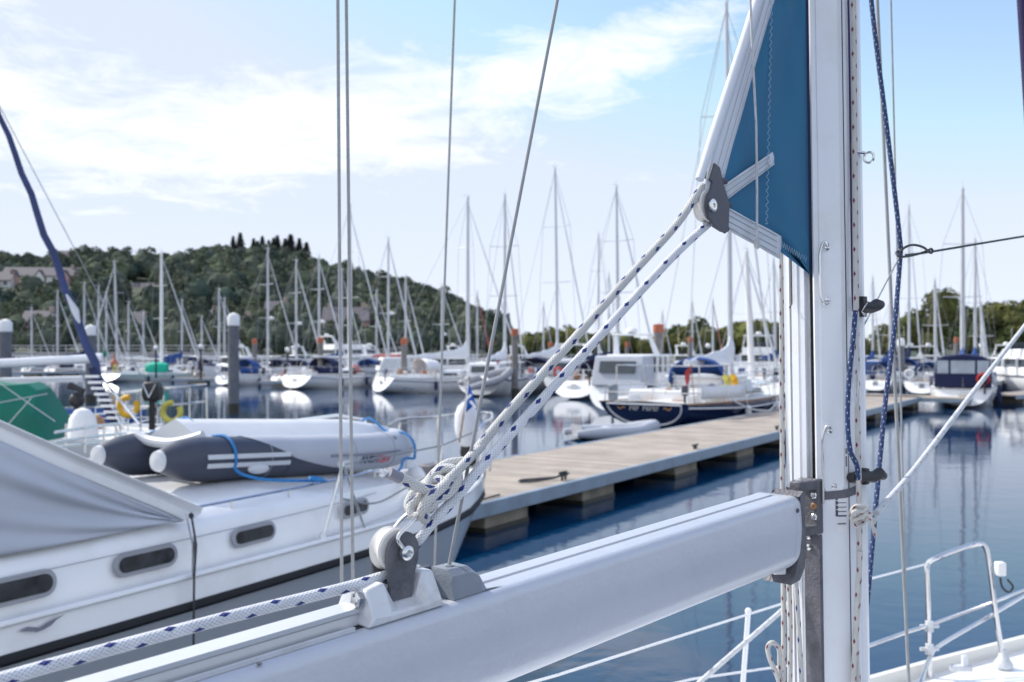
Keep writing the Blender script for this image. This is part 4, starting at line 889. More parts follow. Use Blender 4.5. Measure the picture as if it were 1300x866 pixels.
# ------------------------------------------------------------------ white yacht with the upturned dinghy
def white_yacht():
    n1 = V((.53, .848, 0)).normalized(); bow = V((-.457, 12.85, 0))
    t = thing('motor_sailer', 'large white yacht nearest on the left, grey canvas round its wheelhouse, dinghy on top', 'yacht', bow, math.atan2(n1.y, n1.x))
    # local: +x forward (bow at 0), -y = starboard = towards camera
    ax = [0, -.25, -.7, -1.5, -2.5, -4, -6, -8, -11]; hb = [.03, .32, .62, .95, 1.2, 1.36, 1.48, 1.55, 1.4]
    def H(x): return float(np.interp(-x, [-a for a in ax], hb))
    xs = [0, -.12, -.3, -.6, -1, -1.5, -2, -2.7, -3.4, -4.2, -5.2, -6.4, -7.6, -9, -11]
    GZ = lambda x: 1.17+.14*max(0, 1+x/3)**2
    def ring(x, side_pts):
        b = H(x); return [V((x-dx, s*b*k, z)) for (s, k, z, dx) in side_pts]
    def strip(z0, z1, k0, k1, nm, m_, rk=.5, steps=4, par=t, zf=None):
        for s in (-1, 1):
            rows = []
            for x in xs:
                e = max(0, 1+x/2.2); b = H(x); r_ = []
                for i in range(steps+1):
                    f = i/steps; za = lerp(z0, z1, f)+(GZ(x)-1.17)*(1 if z0 > .95 else (f if z1 > .95 else 0)); kk = lerp(k0, k1, f); 
                    r_.append(V((x-(1.3-za)*rk*e, s*b*(1-(1-kk)*(1+1.2*e)), za)))
                rows.append(r_)
            mb = MB(); mb.grid(rows); mb.build(nm, m_, par, smooth=60)
    strip(-.35, .97, .62, .985, 'lower_hull', M['shadehull'], steps=8)
    strip(1.015, 1.19, 1.0, .985, 'bulwark', M['gel'])
    for s in (-1, 1):
        mb = MB(); mb.tube([V((x-.15*max(0, 1+x/2.2), s*(H(x)*1.0+.012), .992+(GZ(x)-1.17)*.9)) for x in xs], .036, 8); mb.build('rubbing_strake', M['blackg'], t)
        mb = MB(); mb.tube([V((x-.1*max(0, 1+x/2.2), s*(H(x)-.015), 1.2+(GZ(x)-1.17))) for x in xs], .022, 8); mb.build('toe_rail', M['gel'], t)
    mb = MB(); mb.grid([[V((x-.1*max(0, 1+x/2.2), -H(x)*.985, GZ(x)+.0)), V((x, 0, GZ(x)+.05)), V((x-.1*max(0, 1+x/2.2), H(x)*.985, GZ(x))), ] for x in xs]); mb.build('deck', M['deck'], t)
    # coachroof
    cx = [-2.0, -2.2, -2.7, -3.5, -4.5, -5.5, -6.6, -8, -10.5]; cw = [.5, .62, .86, 1.07, 1.2, 1.3, 1.36, 1.42, 1.35]; 
    def CWd(x): return float(np.interp(-x, [-a for a in cx], cw))
    rr_ = []
    for i, x in enumerate(cx):
        wv = cw[i]; e = .0 if i else -.25
        z1 = (1.24, 1.42, 1.46, 1.5, 1.53, 1.54, 1.54, 1.54, 1.54)[i]; cc = (.03, .06, .1, .13, .17, .17, .17, .17, .17)[i]
        rr_.append([V((x, -wv, 1.15)), V((x, -wv*.965, z1-.06)), V((x, -wv*.94, z1)), V((x, -wv*.5, z1+cc*.77)), V((x, 0, z1+cc)), V((x, wv*.5, z1+cc*.77)), V((x, wv*.94, z1)), V((x, wv*.965, z1-.06)), V((x, wv, 1.15))])
    mb = MB(); mb.loft(rr_); cab = mb.build('coachroof', M['gel'], t, smooth=50)
    # windows: oval ports with pale rim, on the starboard side
    def port(x, z, w_=.62, h_=.17):
        y = -CWd(x)*.985; sl = (CWd(x+.3)-CWd(x-.3))/.6; base = V((x, y-.012, z)); ex = V((1, -sl, 0)).normalized(); ey = V((0, .09, 1)).normalized(); nrm = ex.cross(ey)*1
        if nrm.y > 0: nrm = -nrm
        def oval(hw, hh):
            r_ = hh; pts = []
            for k in range(20):
                a = -PI/2+PI*k/19 if k < 10 else PI/2+PI*(k-10)/9
                a = (-PI/2+PI*k/9) if k < 10 else (PI/2+PI*(k-10)/9); cxx = (hw-r_) if k < 10 else -(hw-r_)
                pts.append(base+ex*(cxx+r_*math.cos(a))+ey*(r_*math.sin(a)))
            return pts
        mb = MB(); mb.prism(oval(w_/2, h_/2), nrm*.02); f_ = mb.build('porthole_rim', M['rubber'], t, bevel=.006)
        mb = MB(); mb.prism([p+nrm*.012 for p in oval(w_/2-.035, h_/2-.03)], nrm*.014); mb.build('pane', M['glassdk'], f_, smooth=0)
    port(-3.62, 1.355, .47, .15); port(-5.02, 1.355, .51, .155); port(-6.1, 1.355, .55, .165); port(-7.1, 1.36, .58, .175); port(-8.3, 1.35, .62, .19)
    # a feint moulding line and seam
    mb = MB(); mb.tube([V((x, -CWd(x)*1.0-.003, 1.44)) for x in [-3.2-.4*i for i in range(18)]], .004, 4); mb.build('moulded_seam', M['rubber'], t)
    # grab rail along coachroof edge
    mb = MB(); pts = [V((x, -CWd(x)*.86, 1.62)) for x in [-3.0-.35*i for i in range(9)]]; mb.tube(pts, .012, 6)
    for p in pts[::2]: mb.tube([p, p-V((0, 0, .07))], .012, 6)
    mb.build('grab_rail', M['steel'], t)
    # wheelhouse: white frame with grey canvas
    yS = lambda x: -CWd(x)*.95
    def loc(px, py, x):                                    # height on the starboard side plane at station x
        pass
    A = [V((-5.7, yS(-5.7), 1.57)), V((-6.6, yS(-6.6)*.97, 2.02)), V((-7.35, yS(-7.35)*.9, 2.42)), V((-10.4, -1.25*.9, 2.5)), V((-10.4, -1.3, 1.57))]
    for s in (1, -1):
        pp = [V((p.x, p.y*s, p.z)) for p in A]
        rows = []; nb = 44
        for i in range(nb+1):
            f = i/nb; xt = lerp(-5.75, -10.4, f); zt = interp(-xt, [5.7, 6.6, 7.35, 10.4], [1.57, 2.02, 2.42, 2.5]); yt = interp(-xt, [5.7, 6.6, 7.35, 10.4], [-yS(-5.7), -yS(-6.6)*.97, -yS(-7.35)*.9, 1.12])
            yb = -yS(xt); r_ = []
            for j in range(25):
                h_ = j/24; sag = .022*math.sin(h_*PI)*math.sin(f*11+h_*6)+.02*math.sin(h_*17-f*16)*h_*(1-h_)*4+.009*math.sin(h_*29-f*23)
                r_.append(V((xt, -s*(lerp(yb, yt, h_)+.012+sag), lerp(1.57, zt-.02, h_))))
            rows.append(r_)
        mb = MB(); mb.grid(rows); mb.build('side_canvas', M['canvasgrey'], t, smooth=80, solid=.01)
        mb = MB(); fr = [V((-5.5, s*yS(-5.5)*1.0, 1.58)), pp[1]+V((.06, 0, .05)), pp[2]+V((.0, 0, .06))]
        rows = [[p+V((0, -s*(-.05), 0)), p+V((0, -.0, .05)), p+V((.0, s*.16, .05)), p+V((-.12, s*.16, -.03)), p+V((-.1, -s*(-.05), -.05))] for p in fr]
        mb.loft(rows); mb.build('windscreen_frame', M['gel'], t, bevel=.015)
    mb = MB(); a, b = A[0], A[2]; mb.poly([a+V((0, .1, 0)), b+V((0, .1, 0)), V((b.x, -b.y-.1, b.z)), V((a.x, -a.y-.1, a.z))]); mb.build('windscreen', M['glass'], t, solid=.02)
    mb = MB(); mb.loft([[V((x, y, z+zz)) for y, zz in ((-w_, 0), (-w_*.96, .09), (0, .2), (w_*.96, .09), (w_, 0))] for x, w_, z in ((-7.25, 1.2, 2.4), (-8.2, 1.22, 2.5), (-10.5, 1.2, 2.5))]); mb.build('wheelhouse_roof', M['gel'], t, bevel=.02)
    # gate post with chain at the cabin side
    y0 = -CWd(-6.15)-.01
    mb = MB(); mb.tube([(-5.72, yS(-5.72)-.05, 1.62), (-5.78, -1.44, 1.42), (-5.83, -1.5, 1.2)], .012, 6); mb.build('gate_rod', M['steel'], t)
    mb = MB(); mb.tube([(-5.68, yS(-5.72)-.05, 1.62), (-5.78, -1.47, 1.42), (-5.85, -1.53, 1.2), (-5.86, -1.53, .3)], .009, 6); mb.ball((-5.68, yS(-5.72)-.05, 1.6), .022, 8); mb.build('gate_line', M['darkwire'], t)
    # bird emblem on the hull side
    mb = MB(); bx, bz = -7.02, 1.13; by = -H(-7)-.006
    prof = [(-.17, .02), (-.1, .045), (-.04, .02), (0, .0), (.05, .03), (.12, .06), (.2, .08), (.13, .04), (.09, -.005), (.03, -.03), (-.03, -.04), (-.06, -.02), (-.12, .0)]
    for k in range(len(prof)-1): pass
    mb.prism([V((bx+a*.8, by, bz+b*.55)) for a, b in prof], (0, -.004, 0)); mb.build('bird_emblem', M['labelgrey'], t, smooth=0)
    # stanchions with wires, starboard and port, pulpit
    for s in (-1, 1):
        prev = None
        for x in (-4.3, -2.35, -.9):
            b_ = V((x, s*(H(x)-.06), GZ(x)+.03)); tp = b_+V((.28 if x == -4.3 else .1, s*-.02, .62))
            mb = MB(); mb.tube([b_, tp], .014, 8); mb.lathe([(.04, 0), (.035, .02), (.02, .06)], b_, n=10); mb.build('stanchion', M['steel'], t)
            if x == -4.3: 
                mb = MB(); mb.tube([b_+V((.55, 0, 0)), tp], .012, 8); mb.build('stanchion_brace', M['steel'], t)
        W1 = [V((-9, s*1.5, 1.6)), V((-6, s*1.42, 1.58)), V((-4.02, s*(H(-4.3)-.08), GZ(-4.3)+.64)), V((-2.25, s*(H(-2.35)-.08), GZ(-2.3)+.64)), V((-.8, s*(H(-.9)-.08), GZ(-.9)+.64)), V((-.1, s*.2, 1.98))]
        mb = MB(); 
        if s == 1: mb.tube(W1, .009, 6)
        else: mb.tube(W1[2:], .009, 6); mb.tube(smooth_path([W1[2]-V((0, 0, .3)), V((-3.6, -H(-3.6), 1.42)), V((-3.0, -H(-3)+.05, 1.48)), W1[3]-V((0, 0, .25))]), .01, 6)
        mb.build('guard_wire', M['wire'], t)
        mb = MB(); a = V((-1.0, s*(H(-1)-.06), 1.25)); mb.tube(smooth_path([a, a+V((.05, 0, .62)), V((-.3, s*.42, 1.95)), V((.2, s*.1, 1.98)), V((.25, 0, 1.98))], 4), .017, 8); mb.tube([V((-.3, s*.4, 1.3)), V((-.28, s*.42, 1.95))], .015, 8)
        mb.build('pulpit', M['steel'], t)
    # far guard rail in white tube behind the dinghy bow
    # furled headsail drum and sail at stem
    mb = MB(); st = V((-.15, 0, 1.5)); mb.lathe([(.03, -.2), (.11, -.1), (.13, 0), (.11, .12), (.04, .16)], st, n=14); mb.build('furling_drum', M['black'], t)
    mb = MB(); mb.tube(smooth_path([st+V((0, 0, .1)), st+V((-.05, 0, .35)), st+V((-.12, .0, .62)), st+V((-.2, 0, .8)), st+V((-.22, 0, .86))]), [.05]+[.12]*22+[.1, .03][:0]+[.04]*0+[.03], 14) if False else mb.tube([st+V((0, 0, .08)), st+V((-.02, 0, .14)), st+V((-.05, .0, .3)), st+V((-.08, 0, .5)), st+V((-.1, 0, .6)), st+V((-.11, 0, .64))], [.08, .15, .17, .15, .1, .03], 14)
    mb.build('stowed_sail_bag', M['canvaswhite'], t, smooth=70)
    # windlass, chain, vent
    mb = MB(); mb.box((-.95, 0, 1.36), (.3, .22, .14)); mb.lathe([(.05, 0), (.09, .02), (.09, .14), (.05, .16)], V((-.95, -.22, 1.4)), (0, 1, 0), 12); mb.build('windlass', M['cast'], t, bevel=.02)
    mb = MB(); mb.lathe([(.09, 0), (.09, .1), (.12, .16), (.07, .24), (.01, .26)], V((-1.75, -.35, 1.25)), n=14); mb.build('deck_vent', M['white'], t)
    # mast stays: far-side jackstay rail
    mb = MB(); mb.tube([(-3.5, 1.05, 1.95), (-1.6, .95, 2.02), (-1.2, .85, 1.95), (-1.15, .8, 1.3)], .02, 8); mb.build('handrail', M['gel'], t)
    W = ROOT[t.name]
    # pennant staff
    base = W @ V((-.25, .05, 2.35))
    t2 = thing('pennant', 'blue and white saltire pennant on a thin staff above the white yacht\'s bow', 'flag', P(583, 562, 12.3))
    a, b = P(583, 562, 12.3), P(596, 478, 12.3)
    mb = MB(); mb.tube([a, b], .011, 6); mb.build('staff', M['teak'], t2, world=True)
    rows = []
    Tp, Bt, Tip = P(594, 483, 12.3), P(589, 526, 12.3), P(604, 513, 12.28)
    for i in range(9):
        f = i/8; l = Tp.lerp(Bt, f); r_ = Tp.lerp(Tip, min(1, f/.75)) if f < .75 else Tip.lerp(Bt, (f-.75)/.25*.75)
        rows.append([l.lerp(r_, j/5)+V((0, .02*math.sin(j*1.3+f*3), 0)) for j in range(6)])
    mb = MB(); mb.grid(rows); fl = mb.build('flag_cloth', M['flagblue'], t2, world=True, smooth=80)
    for qa, qb in ((P(589.6, 509, 12.24), P(598, 501, 12.24)), (P(597, 509, 12.22), P(604, 518, 12.22)), (P(594.5, 483, 12.26), P(590, 526, 12.26))):
        dq = (qb-qa); pr = V((-dq.z, 0, dq.x)).normalized()*(.009 if dq.length > .3 else .017)
        mb = MB(); mb.prism([qa-pr, qb-pr, qb+pr, qa+pr], (0, -.004, 0)); mb.build('white_band', M['white'], fl, world=True)
    # upturned dinghy
    dz = 1.75
    r = .19; d_ = thing('inflatable_dinghy', 'grey and navy inflatable dinghy lying upside down on the white yacht\'s coachroof', 'inflatable dinghy', W @ V((-3.32, 0, dz-.15)), math.atan2(n1.y, n1.x)); d_.rotation_euler = (0, R(3.6), math.atan2(n1.y, n1.x)); DM = Matrix.Translation(W @ V((-3.32, 0, dz-.15))) @ d_.rotation_euler.to_matrix().to_4x4(); ROOT[d_.name] = DM
    # local to dinghy: x forward
    xa = -1.62; yn, yf = -.44, .34
    def tube_path(y, s): return [V((xa, y, r)), V((-.65, y, r)), V((.35, y*1.0, r)), V((1.0, y*.9+.0*s, r+.02)), V((1.35, y*.55, r+.03)), V((1.52, -.05, r+.04))]
    near = smooth_path(tube_path(yn, -1), 8); far = smooth_path(tube_path(yf, 1), 8); TD = 8
    for p_, s in ((near, -1), (far, 1)):
        cone = [V((xa-.36, p_[0].y, r)), V((xa-.3, p_[0].y, r)), V((xa-.16, p_[0].y, r))]
        mb = MB(); mb.tube(cone+p_[:TD+1], [.085, .115, .165]+[r]*(TD+1), 24); mb.build('tube_tail', M['hypd'], d_, smooth=60)
        mb = MB(); mb.tube(p_[TD:], r*1.0, 24); mb.build('tube', M['hyp'], d_, smooth=60)
        mb = MB(); mb.lathe([(.09, 0), (.08, .03), (.02, .042)], V((xa-.36, p_[0].y, r)), (-1, 0, 0), 20); mb.build('end_cap', M['hypw'], d_)
    # pale swoosh panel over the tail's upper forward half, as a slightly larger partial tube shell
    mb = MB(); rows = []
    for i in range(13):
        f = i/12; x = lerp(xa+.5, near[TD].x+.02, f); a0 = lerp(R(80), R(5), f**.7); a1 = R(170)
        rows.append([V((x, yn-math.cos(a)*(r+.004), r+math.sin(a)*(r+.004))) for a in [lerp(a0, a1, k/10) for k in range(11)]])
    mb.grid(rows); mb.build('swoosh_panel', M['hyp'], d_, smooth=80)
    mb = MB(); rows = []
    for i in range(11):
        f = i/10; x = lerp(near[TD].x-.02, near[TD].x+.85, f); a1 = lerp(R(5), R(-50), f**.8)
        rows.append([V((x, yn-math.cos(a)*(r+.004), r+math.sin(a)*(r+.004))) for a in [lerp(R(-75), a1, k/8) for k in range(9)]])
    mb.grid(rows); mb.build('swoosh_panel', M['hypd'], d_, smooth=80)
    for zz in (.03, -.045):
        mb = MB(); mb.grid([[V((x, yn-math.sqrt((r+.006)**2-z_**2), r+z_)) for z_ in (zz-.02, zz, zz+.02)] for x in [lerp(xa-.02, xa+.95, k/6) for k in range(7)]]); mb.build('rubbing_stripe', M['hypw'], d_)
    mb = MB(); pth = [V((p.x, p.y*(1+.0), p.z)) for p in near[10:]]
    mb.tube([V((p.x+(.0 if i < 24 else 0), p.y, p.z))+((V((0, -1, 0)) if p.x < 1.0 else V((.7, -.7, 0))).normalized())*(r+.002) for i, p in enumerate(near[12:])], .014, 6); mb.build('rubbing_strake', M['labelgrey'], d_)
    # inflatable floor / keel (upturned so it is on top)
    rr_ = []
    for i in range(13):
        f = i/12; x = lerp(xa+.1, 1.42, f); wv = lerp(.44, .1, max(0, (f-.55)/.45)**1.6); k_ = min(1, (1.02-f)*4); hz = .12*k_+.04; yo = -.05
        rr_.append([V((x, yo-wv, r+.10)), V((x, yo-wv*.6, r+.19+hz*.1)), V((x, yo-wv*.22, r+.2+hz*.55)), V((x, yo, r+.21+hz*.75)), V((x, yo+wv*.22, r+.2+hz*.55)), V((x, yo+wv*.6, r+.19+hz*.1)), V((x, yo+wv, r+.10))])
    mb = MB(); mb.loft(rr_); mb.build('floor', M['hypw'], d_, smooth=70)
    mb = MB(); mb.box((xa+.25, -.05, r+.02), (.04, .55, .34)); mb.build('transom', M['rubber'], d_, bevel=.01)
    mb = MB(); mb.tube(smooth_path([(xa-.02, yf-.05, r+.17), (xa+.0, .15, r+.13), (xa+.02, -.1, r+.12), (xa+.06, -.3, r+.16), (xa+.1, yn+.02, r+.2)], 4), .045, 10); mb.build('rolled_fabric', M['hypw'], d_)
    for x, in ((-1.05,), (.1,)):
        mb = MB(); mb.ball(V((x, yn-r*.93, r-.09)), (.13, .03, .045), 12); mb.build('handle_patch', M['hypw'], d_)
    for k in (6, 15, 22):
        p = near[k]; dr = (near[k+1]-near[k-1]).normalized(); mb = MB(); mb.torus(p, r+.001, .0045, dr, 28, 5); mb.build('seam', M['rubber'], d_)
    mb = MB(); mb.lathe([(.03, 0), (.03, .012), (.015, .02)], V((.95, yn*.93-.12, r+.15)), (0, -.6, .8), 12); mb.build('valve', M['labelgrey'], d_)
    # lettering on tube
    def text(body, m_, x, z, size, parent, Wm, y, name):
        cu = bpy.data.curves.new(name, 'FONT'); cu.body = body; cu.size = size; cu.extrude = .002; cu.shear = .3; cu.offset = .002
        o = bpy.data.objects.new(name, cu); C.objects.link(o); dg = bpy.context.evaluated_depsgraph_get(); me = bpy.data.meshes.new_from_object(o.evaluated_get(dg)); bpy.data.objects.remove(o)
        Q = Matrix.Translation(V((x, y, z))) @ Matrix.Rotation(R(90), 4, 'X'); me.transform(Q); me.materials.clear(); me.materials.append(m_); o = bpy.data.objects.new(name, me); C.objects.link(o); o.parent = parent; return o
    bpy.context.view_layer.update()
    text('ANDY', M['label'], .3, r-.09, .1, d_, None, yn-r-.004, 'lettering'); text('CRV', M['labelred'], .57, r-.09, .1, d_, None, yn-r-.004, 'lettering')
    # blue lashings
    def strap(x, name_lab, tail):
        pts = []
        for k in range(15):
            a = lerp(-.35, PI*.55, k/14); pts.append(V((x, yn-math.cos(a)*(r+.012), r+math.sin(a)*(r+.012))))
        pts += [V((x+.0, yn+.2, r+.2)), V((x-.02, 0, r+.34)), V((x-.04, yf-.15, r+.24))]
        for k in range(9):
            a = lerp(PI*.5, -.1, k/8); pts.append(V((x-.05, yf+math.cos(a)*(r+.012), r+math.sin(a)*(r+.012))))
        pts = [V(p) for p in tail]+pts
        mb = MB(); mb.tube([DM @ p for p in smooth_path(pts, 3)], .014, 8)
        tag(mb.build('lashing_rope', M['bluerope']), name_lab, 'rope')
    strap(xa+.28, 'bright blue rope lashed round the stern end of the upturned dinghy', [(xa+1.0, -1.02, .0), (xa+.84, -.98, .02), (xa+.93, -.94, .03), (xa+1.04, -.97, .0), (xa+.87, -.9, .0), (xa+.5, -.78, .02), (xa+.3, -.7, .07)])
    strap(1.18, 'bright blue rope lashed round the bow end of the upturned dinghy', [(.62, -.86, -.0), (.7, -.8, -.02), (.6, -.78, .03), (.75, -.74, -.0), (.9, -.68, .04), (1.05, -.6, .12)])
white_yacht()

# ------------------------------------------------------------------ boats beyond the white yacht on the left
def left_boats():
    # boat with the green cover and long white boom
    d = 19; L0 = P(-40, 458, d); L1 = P(128, 455, d)
    t, q = SB(-120, -100, 21, 'yacht with a green tarpaulin and a bare pale boom at the left edge', L_=10, head=(-.995, -.1), name='yacht', stripe=None, group=None, fen=False)
    W = ROOT[t.name]; tarp = MB(); rr_ = []
    for px, top, bot in ((-60, 482, 560), (-20, 485, 560), (8, 488, 556), (34, 486, 552), (48, 494, 556), (60, 530, 560)):
        a = P(px, top, 17.5); b = P(px, bot, 17.2); rr_.append([b, b.lerp(a, .5)+V((0, -.15, .0)), a+V((0, -.05, -.02)), a+V((0, .5, 0)), b+V((0, 1.4, 0))])
    tarp.loft(rr_); cv_ = tarp.build('boat_cover', M['canvasgreen'], smooth=30); tag(cv_, 'green tarpaulin tied over a boat at the left edge', 'tarpaulin')
    mb = MB()
    for pp in (((-10, 480), (70, 535)), ((5, 545), (40, 505)), ((-5, 512), (60, 500))): mb.tube([P(*pp[0], 17.0), P(*pp[1], 17.0)], .008, 5)
    mb.build('tie_rope', M['rplain'], cv_)
    mb = MB(); mb.tube([P(-90, 466, 17), P(20, 460.5, 17.2), P(126, 455, 17.4)], .082, 12); mb.tube([P(122, 455.2, 17.4), P(130, 454.8, 17.42)], .09, 12); mb.build('boom', M['spar'], t, world=True)
    # second yacht: bow to the right, blue furled headsail rising to the left
    b = P(150, 552, 14.5); bow = V((b.x+.4, b.y+.4, 0)); h = V((.8, .6, 0)).normalized()
    Lb = 8; t = thing('yacht', 'white yacht whose blue covered furled headsail slants up at the left edge', 'yacht', bow-h*Lb, math.atan2(h.y, h.x))
    rings, top = hull_rings(Lb, 2.6, 1.0); mb = MB(); mb.loft(rings, closed=False, caps=False); mb._add(rings[0], [tuple(range(len(rings[0])))]); mb.build('hull', M['gel'], t, smooth=50)
    mb = MB(); mb.grid([[p+V((0, 0, -.02)), (p+r_)/2+V((0, 0, .05)), r_+V((0, 0, -.02))] for p, r_ in top]); mb.build('deck', M['deck'], t)
    mb = MB(); mb.box((Lb*.5, 0, 1.25), (3.4, 1.5, .45)); mb.build('cabin', M['gel'], t, bevel=.15)
    D = 15.2; mb = MB(); a, e = P(128, 485, D), P(-20, 92, D-1.2)
    pts = [a.lerp(e, k/16) for k in range(17)]; pts = [p+V((.02*math.sin(k*2.1), 0, .02*math.sin(k*1.3))) for k, p in enumerate(pts)]
    mb.tube([a, a.lerp(e, .03)]+pts[1:], [.04, .055]+[.066-.0022*k for k in range(16)], 12); fs = mb.build('furled_headsail', M['blindblue'], t, world=True)
    mb = MB(); 
    for k0, k1 in ((.19, .30),):
        mb.tube([a.lerp(e, k0)+V((.02, -.03, 0)), a.lerp(e, (k0+k1)/2)+V((.04, -.055, 0)), a.lerp(e, k1)+V((.0, -.05, 0))], [.01, .06, .012], 8)
    mb.build('white_sail_edge', M['canvaswhite'], fs, world=True)
    mb = MB(); a2 = P(178, 540, 14.2); mb.tube([a2, P(128, 478, 15.2)], .02, 6); mb.tube([P(155, 540, 14.6), P(118, 470, 15.2)], .02, 6); mb.tube([a, P(150, 552, 14.7)], .02, 6)
    mb.build('bow_strut', M['steel'], t, world=True)
    mb = MB()
    for k in range(8): p = P(117+k*4.0, 478+k*7.5, 14.7); mb.box(p, (.2, .06, .035))
    mb.build('ladder_rung', M['white'], t, world=True)
    mb = MB(); mb.prism([P(112, 468, 14.9), P(120, 466, 14.9), P(150, 540, 14.75), P(140, 540, 14.75)], (0, .05, 0)); mb.build('ladder_board', M['canvasnavy'], t, world=True)
    mb = MB()
    for ys in (543, 556, 564): mb.tube([P(70, ys+6-(ys-543)*.1, 12.6), P(120, ys-2, 13.5), P(160, ys-6, 14.2)], .02, 6)
    for x_ in (84, 108, 132, 147): mb.tube([P(x_, 538, 13.2), P(x_, 575, 13.2)], .016, 6)
    mb.build('pulpit', M['steel'], t, world=True)
    # anchor with dark hook shape
    mb = MB(); p = P(96, 512, 15.5); mb.tube([p, p+V((.1, 0, .2)), p+V((-.1, 0, .28))], .06, 8); mb.tube([p, p+V((.03, 0, -.35))], .035, 6); mb.ball(p+V((.02, 0, .05)), .12, 10); mb.build('outboard_motor', M['black'], t, world=True)
    mb = MB(); p = P(105, 540, 14.2); mb.lathe([(.22, 0), (.18, .3), (.1, .42), (.01, .45)], p-V((0, 0, .2)), n=14); mb.build('cowl_vent', M['white'], t, world=True)
    # third yacht: stern rail with lifebuoys and outboard
    bow = P(230, 560, 19); st = V((bow.x, bow.y, 0)); h = V((-.75, .66, 0)).normalized(); 
    t = thing('yacht', 'white yacht with horseshoe lifebuoys on its stern rail beyond the upturned dinghy', 'yacht', st, math.atan2(h.y, h.x))
    rings, top = hull_rings(8.5, 2.8, 1.05); mb = MB(); mb.loft(rings, closed=False, caps=False); mb._add(rings[0], [tuple(range(len(rings[0])))]); mb.build('hull', M['gel'], t, smooth=50)
    mb = MB(); mb.grid([[p+V((0, 0, -.02)), (p+r_)/2+V((0, 0, .05)), r_+V((0, 0, -.02))] for p, r_ in top]); mb.build('deck', M['deck'], t)
    mb = MB(); dd = 18.6
    for zy in (493, 515): mb.tube(smooth_path([P(150, zy+6, dd+1), P(185, zy+2, dd), P(240, zy-3, dd), P(262, zy-5, dd+1.5)], 5), .02, 6)
    for x_ in (152, 178, 207, 240, 262): mb.tube([P(x_, 492, dd+.2), P(x_+1, 560, dd+.2)], .018, 6)
    mb.build('pushpit', M['steel'], t, world=True)
    for px, py, m_, lab in ((218, 523, 'paleyellow', 'yellow green horseshoe lifebuoy on the stern rail above the dinghy'), (163, 516, 'yellow', 'smaller orange yellow lifebuoy left of the black outboard')):
        lb = thing('lifebuoy', lab, 'lifebuoy', P(px, py, 18.3))
        mb = MB(); mb.torus((0, 0, 0), .17, .055, (0.1, 1, 0), 18, 8, 0.2, 5.6); mb.build('foam_ring', M[m_], lb)
        mb = MB(); mb.torus((0, -.0, 0), .174, .058, (.1, 1, 0), 3, 8, 1.4, 1.8); mb.build('reflective_band', M['white'], lb)
    ob = thing('outboard_motor', 'black outboard motor clamped to the stern rail beyond the upturned dinghy', 'outboard motor', P(193, 508, 18.4))
    mb = MB(); mb.loft([[V((x*s, y*s, z)) for x, y in ((-.16, -.12), (.16, -.12), (.16, .2), (-.16, .2))] for z, s in ((-.02, .8), (.1, 1), (.26, .95), (.34, .7))]); mb.build('cowling', M['black'], ob, bevel=.03)
    mb = MB(); mb.tube([(0, 0, 0), (0, 0, -.55)], .06, 8); mb.box((0, .05, -.5), (.05, .3, .03)); mb.build('leg', M['black'], ob)
    mb = MB(); 
    for s in (-1, 1): mb.tube([(s*.12, -.14, .3), (0, -.16, .05)], .015, 6)
    mb.build('bracket', M['steel'], ob)
    bu = thing('marker_buoy', 'pinkish orange plastic buoy on the deck of the boat beyond the left ladder', 'buoy', P(145, 463, 84))
    mb = MB(); mb.ball((0, 0, 0), (.35, .35, .5), 12); mb.build('float', M['orange'], bu); mb = MB(); mb.tube([(0, 0, .4), (0, 0, .9)], .1, 8); mb.build('handle', M['orange'], bu)
    cv2 = MB(); p = P(200, 470, 80); rr_ = [[p+V((x, y*k, .1+(z*k))) for y, z in ((-.5, -.3), (-.45, .35), (0, .55), (.45, .35), (.5, -.3))] for x, k in ((-.9, .7), (-.4, 1), (.4, 1), (.8, .8))]
    cv2.loft(rr_); tag(cv2.build('boat_cover', M['canvasmint'], smooth=60), 'bright green tarpaulin over the stern of the green hulled boat', 'tarpaulin')
left_boats()

